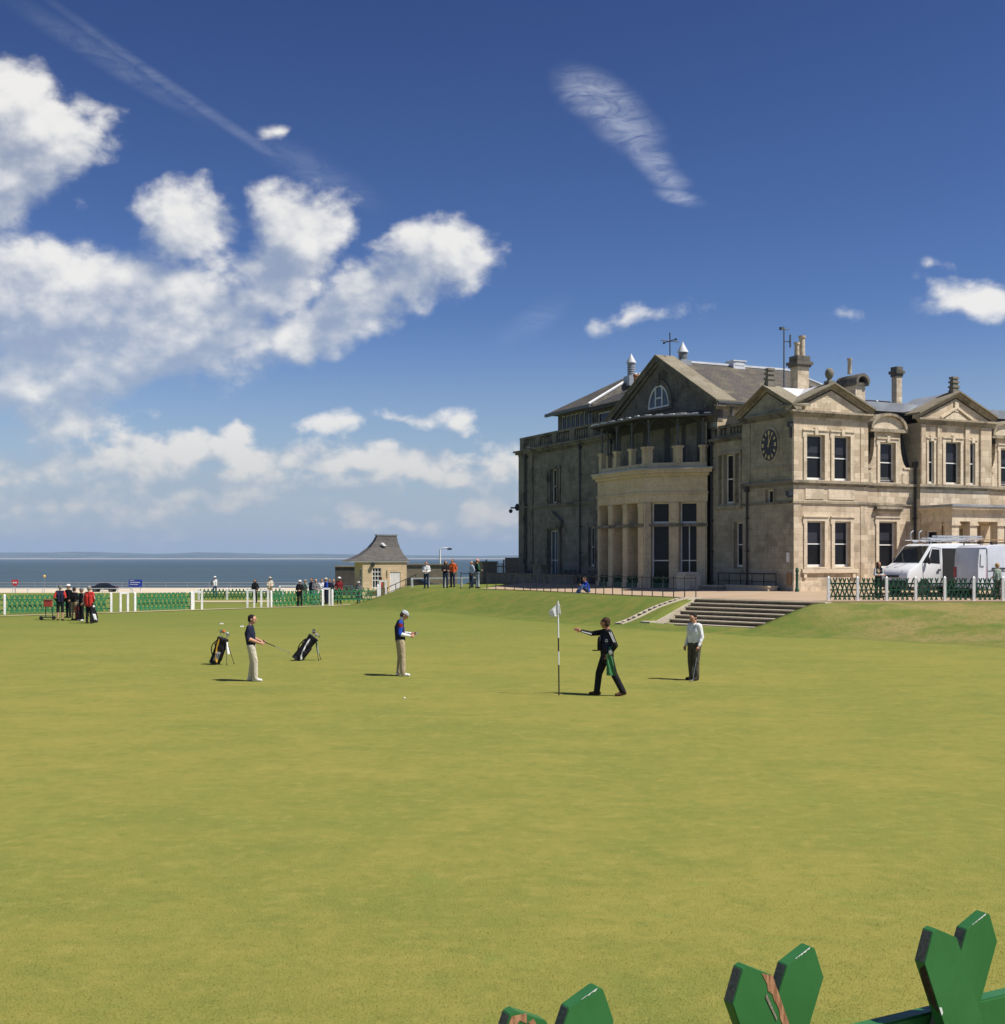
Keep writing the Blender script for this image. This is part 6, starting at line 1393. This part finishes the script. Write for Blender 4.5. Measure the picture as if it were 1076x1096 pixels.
mb = MB(); mb.box(5.0,5.045,-.45,.45,.8,.92); mb.build('grille', M['seam'], t)
mb = MB()
for s in (.6, 1.7, 2.8): mb.tube((s,-.9,2.56), (s,.9,2.56), .025); mb.tube((s,-.88,2.40), (s,-.88,2.56), .02); mb.tube((s,.88,2.40), (s,.88,2.56), .02)
mb.tube((.3,-.85,2.6), (3.4,-.85,2.6), .02); mb.tube((.3,.85,2.6), (3.4,.85,2.6), .02); mb.build('roof_rack', M['alu'], t)
def ladder(label, p, yaw, L, z, w=.36, mat='alu', n=14, group='ladders on the van roof'):
    q = thing('ladder', label, 'ladder', (p.x, p.y, z), yaw, group)
    for s in (-1, 1): mb = MB(); mb.box(0,L,s*w/2-.02,s*w/2+.02,-.04,.04); mb.build('stile', M[mat], q)
    mb = MB()
    for k in range(n): mb.tube((L*(k+.5)/n,-w/2,0), (L*(k+.5)/n,w/2,0), .016)
    mb.build('rung_set', M[mat], q); return q
zr = A_.z*0+G(A_.x, A_.y)+.03
ladder('grey aluminium ladder lying lowest on the white van roof', L2W(2.75,-6.4), TH, 3.6, zr+2.67)
ladder('second aluminium ladder stacked on top of the lower ladder', L2W(3.45,-6.35), TH, 2.9, zr+2.78, .32)
q = thing('metal_hook', 'curved metal pipe hooks at the front of the van roof', 'pipe', (L2W(2.6,-6.2).x, L2W(2.6,-6.2).y, zr+2.5), TH)
for s, nm in ((-.3, 'hook'), (.25, 'hook')): mb = MB(); mb.path([V((.1,s,.0)), V((-.22,s,.05)), V((-.3,s,.25)), V((-.28,s,.45)), V((-.12,s,.55))], .028, 7); mb.build(nm, M['alu'], q, smooth=True)
q = thing('wooden_plank', 'long pale wooden plank lying on the van roofs', 'plank', (L2W(5.2,-6.6).x, L2W(5.2,-6.6).y, zr+2.60), TH); mb = MB(); mb.box(0,3.2,-.12,.12,0,.05); mb.build('board', M['wood'], q); mb = MB(); mb.box(-.006,0.0,-.12,.12,0.002,.048); mb.build('end_grain', M['timber'], q)
q = thing('tool_pile', 'heap of dark tools with a yellow case in the open van door', 'tools', (L2W(3.75,-7.35).x, L2W(3.75,-7.35).y, G(20,55)), TH)
mb = MB(); mb.box(-.3,.25,-.2,.2,0,.75); mb.build('crate', M['rubber'], q, bevel=.03); mb = MB(); mb.box(-.32,-.05,-.32,-.22,.62,.85); mb.build('yellow_case', simple('yellow_plastic', (.65,.42,.04), .5, .1), q, bevel=.02); mb = MB(); mb.path([V((-.2,0,.75)), V((0,-.1,1.05)), V((.2,0,1.15))], .04); mb.ball((.1,0,.95), (.16,.14,.1), 8, 6); mb.build('tool_bag', M['steel'], q, smooth=True)
B_ = L2W(2.75+.5, -8.75)
t, side, panel, seam = van('silver grey van parked in front with its rear door open', B_.x, B_.y, TH, 'vansilver')
panel([(4.02,1.5), (3.6,1.5), (3.3,2.16), (3.44,2.2)], 'carglass', 'quarter_window'); panel([(3.54,1.5), (2.6,1.46), (2.62,2.06), (3.2,2.16)], 'carglass', 'side_window')
xsec(t, ((4.14,1.52), (3.46,2.30)), 'carglass', 'windscreen', .88, .80, .014)
seam([(.08,.5), (.08,2.2)]); seam([(2.5,.5), (2.5,2.2), (3.3,2.26)]); seam([(1.3,.5), (1.3,2.2)]); seam([(.1,1.22), (1.3,1.2)])
mb = MB(); mb.box(.35,1.15,-1.035,-.99,1.28,1.36); mb.build('side_rail', M['seam'], t)
for s in (2.3, 2.62): mb = MB(); mb.box(s,s+.18,-1.04,-.98,1.1,1.16); mb.build('door_handle', M['seam'], t)
mb = MB(); mb.rings([[V((-.02,-.98,z)), V((-.06,-1.0,z)), V((-.72*k,-1.2,z)), V((-.70*k,-1.14,z))] for z, k in ((.5,1), (1.5,1), (2.2,.9))]); o = mb.build('rear_door', M['vansilver'], t); mb = MB(); mb.prism([V((-.2,-1.09,1.45)), V((-.58,-1.19,1.45)), V((-.55,-1.185,2.0)), V((-.2,-1.09,2.05))], V((-.006,-.02,0))); mb.build('door_panel', M['vansilver'], o)
for s in (-1, 1):
    mb = MB(); mb.ball((3.75,s*1.12,1.6), (.07,.1,.16), 10, 7); mb.tube((3.8,s*.95,1.55), (3.76,s*1.1,1.58), .03); mb.build('mirror', M['seam'], t, smooth=True)
    mb = MB(); mb.box(-.03,.02,s*.9-.07,s*.9+.07,.9,1.4); mb.build('tail_light', M['redlamp'], t)
mb = MB(); mb.box(4.88,5.1,-.98,.98,.32,.66); mb.build('bumper', M['seam'], t, bevel=.04)
mb = MB()
for s in (.5, 2.2): mb.tube((s,-.85,2.52), (s,.85,2.52), .028); mb.tube((s,-.85,2.38), (s,-.85,2.52), .03); mb.tube((s,.85,2.38), (s,.85,2.52), .03)
mb.build('roof_bar', M['seam'], t)
CP = [(0,.45), (.02,.85), (.15,1.0), (.75,1.05), (1.3,1.42), (1.6,1.48), (2.5,1.46), (2.9,1.36), (3.35,1.02), (4.1,.88), (4.25,.7), (4.25,.4), (.05,.36)]
def car(label, x, y, yaw, paint, z=None):
    t, side, panel, seam = vehicle('car', label, 'car', x, y, yaw, CP, 1.75, 4.25, paint, 1.48, .16, (.8,3.4), .31, z)
    panel([(.98,1.02), (1.85,1.0), (1.85,1.38), (1.42,1.38)], 'carglass', 'side_window'); panel([(1.92,1.0), (3.2,.99), (2.82,1.33), (2.5,1.38), (1.92,1.38)], 'carglass', 'side_window')
    xsec(t, ((3.32,1.04), (2.93,1.35)), 'carglass', 'windscreen', .68, .6, .01); seam([(1.88,.45), (1.88,1.4)]); seam([(3.1,.5), (3.1,1.0)])
    for s in (-1, 1): mb = MB(); mb.box(4.18,4.26,s*.65-.14,s*.65+.14,.66,.8); mb.build('headlight', M['lamp'], t); mb = MB(); mb.box(-.02,.03,s*.7-.1,s*.7+.1,.75,.9); mb.build('tail_light', M['redlamp'], t)
    mb = MB(); mb.box(4.15,4.32,-.8,.8,.38,.58); mb.build('bumper', M['seam'], t, bevel=.03); return t
car('black car parked by the shore behind the left fences', px(125.5,197), 197, R(180), 'carblack')
car('dark blue car between the hut and the pale brown wall', px(470,97), 97., R(172), 'carblue')

# ------------------------------------------------------------------ signs at the left
t = thing('blue_sign', 'blue notice board with white lines of writing on two legs', 'sign', (px(145,183), 183, -2.42)); t.scale = (1.74,)*3; mb = MB(); mb.box(-.58,.58,-.03,.03,.72,1.35); mb.build('board', simple('royal_blue_paint', (.015,.045,.36), .5, .1), t)
for x in (-.42, .42): mb = MB(); mb.box(x-.04,x+.04,.031,.09,-.1,1.3); mb.build('leg', M['whitefence'], t)
mb = MB(); rnd = random.Random(3)
for r_, (x0, x1, hh) in enumerate(((-.5,-.1,.045), (-.45,.42,.07), (-.48,.2,.06))):
    x = x0; z = 1.24-.17*r_
    while x < x1: w_ = rnd.uniform(.03,.06); mb.box(x, x+w_, -.042, -.0301, z, z+hh); x += w_+.02
mb.build('lettering', M['white'], t)
t = thing('red_sign', 'small red shield sign with a white mark by the white rail', 'sign', (px(16,183), 183, -2.4)); t.scale = (1.8,)*3; mb = MB(); mb.prism([V((x, -.03, z)) for x, z in ((-.26,1.28), (.26,1.28), (.26,.95), (.16,.82), (0,.74), (-.16,.82), (-.26,.95))], V((0,.06,0))); mb.build('board', simple('red_sign_paint', (.55,.03,.04), .5, .1), t)
mb = MB(); mb.tube((0,.06,0), (0,.06,1.2), .04); mb.build('post', M['steel'], t); mb = MB(); mb.box(-.17,-.04,-.045,-.031,.98,1.1); mb.box(.04,.17,-.045,-.031,.98,1.1); mb.box(-.04,.04,-.0452,-.031,1.03,1.07); mb.build('white_mark', M['white'], t)
t = thing('yellow_marker', 'small round yellow marker on a thin pole by the shore', 'marker', (px(47.5,185), 185, -2.4)); t.scale = (1.75,)*3; mb = MB(); mb.tube((0,0,0), (0,0,1.5), .02); mb.build('pole', M['steel'], t); mb = MB(); mb.ball((0,0,1.6), .12, 10, 7); mb.build('ball', simple('yellow_paint', (.7,.45,.08), .5, .1), t, smooth=True)

# ------------------------------------------------------------------ near green picket fence
fd = V((.8868,.4622,0)).normalized(); fn = V((fd.y,-fd.x,0)); top = 2.40
f0 = V((1.025,2.5624,0))-fd*.095      # middle of the right-hand pair
fence = thing('picket_fence', 'close green picket fence of crossed pointed boards with worn paint', 'fence', (f0.x, f0.y, G(f0.x, f0.y)), 0)
zg = G(f0.x, f0.y); O = V((0,0,-zg))
def gloss():
    m, nt, b = newmat('worn_green_gloss'); ob = nt.node('ShaderNodeTexCoord').outputs['Object']
    n1 = nt.noise(ob, 6., 5, .6); n2 = nt.noise(nt.mapping(ob, scale=(1,1,.25)), 60., 5, .7); n3 = nt.noise(ob, 38., 4, .7)
    cc = nt.mix(nt.step(n1, .3, .7), (.030,.140,.038), (.038,.165,.046)); cc = nt.mix(nt.step(n2, .62, .72, 0, .35), cc, (.018,.10,.03)); cc = nt.mix(nt.step(n3, .70, .74, 0, .8), cc, (.014,.06,.03))
    nt.l.new(cc, b.inputs['Base Color']); nt.l.new(nt.step(n1, .3, .7, .28, .46), b.inputs['Roughness']); bump(nt, b, n2, .25, .002); return m
M['gloss'] = gloss()
def wornwood():
    m, nt, b = newmat('splintered_wood'); ob = nt.node('ShaderNodeTexCoord').outputs['Object']
    n1 = nt.noise(nt.mapping(ob, scale=(1,1,.18)), 120., 5, .7); cc = nt.mix(nt.step(n1, .3, .7), (.20,.075,.03), (.52,.26,.13)); nt.l.new(cc, b.inputs['Base Color']); b.inputs['Roughness'].default_value = .9; bump(nt, b, n1, .8, .004); return m
M['worn'] = wornwood()
def endgrain():
    m, nt, b = newmat('dirty_board_edge'); ob = nt.node('ShaderNodeTexCoord').outputs['Object']
    n1 = nt.noise(ob, 150., 5, .7); cc = nt.mix(nt.step(n1, .3, .7), (.15,.125,.09), (.32,.265,.195)); nt.l.new(cc, b.inputs['Base Color']); b.inputs['Roughness'].default_value = .85; bump(nt, b, n1, .6, .002); return m
M['edge'] = endgrain()
FP = lambda a, z, d=0.: fd*a+fn*d+V((0,0,z))+O
w2, th, lean, tipz = .050, .027, R(22.5), .047
def board(a, zt, sg, d, parent, Ln=.95):
    """a: tip position along the fence, sg: -1 leans left at the top"""
    ax = V((sg*math.sin(lean), math.cos(lean))); sd = V((ax.y, -ax.x)); tip = V((a, zt))
    P2 = [tip-sd*.006, tip+sd*.006, tip+sd*w2-ax*tipz, tip+sd*w2-ax*Ln, tip-sd*w2-ax*Ln, tip-sd*w2-ax*tipz]
    me_pts = [FP(p.x, p.y, d) for p in P2]; bk_ = [p-fn*th for p in me_pts]
    mb = MB(); n = 6; mb.add(me_pts+bk_, [list(range(n)), list(range(n, 2*n))[::-1]])
    for i in range(n):
        mb.cur = 1 if i == (5 if sg < 0 else 4) else 0; mb.add([me_pts[i], me_pts[(i+1) % n], bk_[(i+1) % n], bk_[i]], [(0,1,2,3)])
    mb.cur = 0; me_ = mb.build('picket', [M['gloss'], M['edge']], parent, fix=False)
    bm = bmesh.new(); bm.from_mesh(me_.data); bmesh.ops.remove_doubles(bm, verts=bm.verts, dist=1e-5); bmesh.ops.recalc_face_normals(bm, faces=bm.faces)
    bmesh.ops.bevel(bm, geom=list(bm.edges), offset=.0013, segments=2, affect='EDGES', clamp_overlap=True); bm.to_mesh(me_.data); bm.free()
    return me_, tip, ax, sd
def patch(parent, d, pts, mat='worn', name='bare_wood', th_=.0009):
    mb = MB(); mb.prism([FP(p.x, p.y, d) for p in pts], fn*th_); return mb.build(name, M[mat], parent)
rnd = random.Random(5)
def jag(p, q, n, amp, sd):
    return [p+(q-p)*i/n+sd*rnd.uniform(-amp, amp) for i in range(n+1)]
for i in range(-6, 4):
    c = i*.4815; zj = [0,0,0,0,.0,.0][i % 6]
    pr, tr_, axr, sdr = board(c+.095, top+zj, 1, 0, fence); pl, tl_, axl, sdl = board(c-.095, top+zj, -1, th+.004, fence)
    # worn bright edges along the right-hand boards' pointed cut
    if i in (0, -1, -2): e0, e1 = tr_-sdr*.006, tr_-sdr*w2-axr*tipz; lo_ = jag(e0+(e1-e0)*(.72+.08*i), e0-axr*.0055-sdr*.002, 12, .0016, axr); patch(pr, .0, [e0+(e1-e0)*.02, e0+(e1-e0)*(.74+.08*i)]+lo_[1:], 'white', 'worn_edge', .0006)
    if i == -1:   # long splintered strip on the left board
        a0 = tl_+sdl*.030-axl*.030; a1 = tl_+sdl*.043-axl*.23; b0 = tl_+sdl*w2-axl*.048; b1 = tl_+sdl*w2-axl*.25
        patch(pl, th+.004, [a0]+jag(a0, a1, 16, .004, sdl)[1:-1]+[a1, b1, b0])
        patch(pl, th+.0046, [tl_+sdl*.020-axl*.075, tl_+sdl*.025-axl*.07, tl_+sdl*.029-axl*.125, tl_+sdl*.026-axl*.13], 'edge', 'dark_split')
    if i == -2:
        a0 = tl_-sdl*.004-axl*.004; patch(pl, th+.004, [a0, tl_+sdl*.022-axl*.014, tl_+sdl*.016-axl*.030, tl_+sdl*.006-axl*.018, tl_-sdl*.012-axl*.026, tl_-sdl*.016-axl*.014])
        patch(pl, th+.004, jag(tl_+sdl*.020-axl*.03, tl_+sdl*.034-axl*.12, 6, .002, sdl)+[tl_+sdl*.037-axl*.12, tl_+sdl*.030-axl*.03])
    if i == 0:
        for q in (.15, .19): patch(pl, th+.004, [tl_-sdl*(w2-.001)-axl*q, tl_-sdl*(w2-.007)-axl*(q+.004), tl_-sdl*(w2-.006)-axl*(q+.016), tl_-sdl*(w2-.001)-axl*(q+.019)], 'white', 'paint_chip')
        e = MB(); d0 = th+.004
        p_ = [tl_-sdl*(w2+.0006)-axl*q for q in (.05, .06, .10, .13, .085, .07)]
        mbq = MB(); mbq.prism([FP((tl_-sdl*w2-axl*q).x, (tl_-sdl*w2-axl*q).y, d) for q, d in ((.052,.029), (.066,.012), (.10,.007), (.145,.012), (.165,.026), (.11,.030))], FP(-.0012,0,0)-FP(0,0,0)); mbq.build('bare_wood', simple('dark_bare_wood', (.07,.035,.018), .9, .4, 60., 0, .6), pl)
mb = MB(); s0, s1 = -3.2, 1.7; z0 = top-.195-.09; mb.fbox(FP(s0, z0, -th-.002), FP(s1, z0, -th-.002)-FP(s0, z0, -th-.002), -fn*.035, V((0,0,.09))); mb.build('rail', M['gloss'], fence, bevel=.004)
mb = MB(); z0 = zg+.22; mb.fbox(FP(s0, z0, -th-.002), FP(s1, z0, -th-.002)-FP(s0, z0, -th-.002), -fn*.035, V((0,0,.085))); mb.build('rail', M['gloss'], fence, bevel=.004)
for s in (-2.9, .75): mb = MB(); mb.fbox(FP(s, zg-.3, -th-.04), fd*.09, -fn*.09, V((0,0,.3+top-zg-.20))); mb.build('post', M['gloss'], fence)
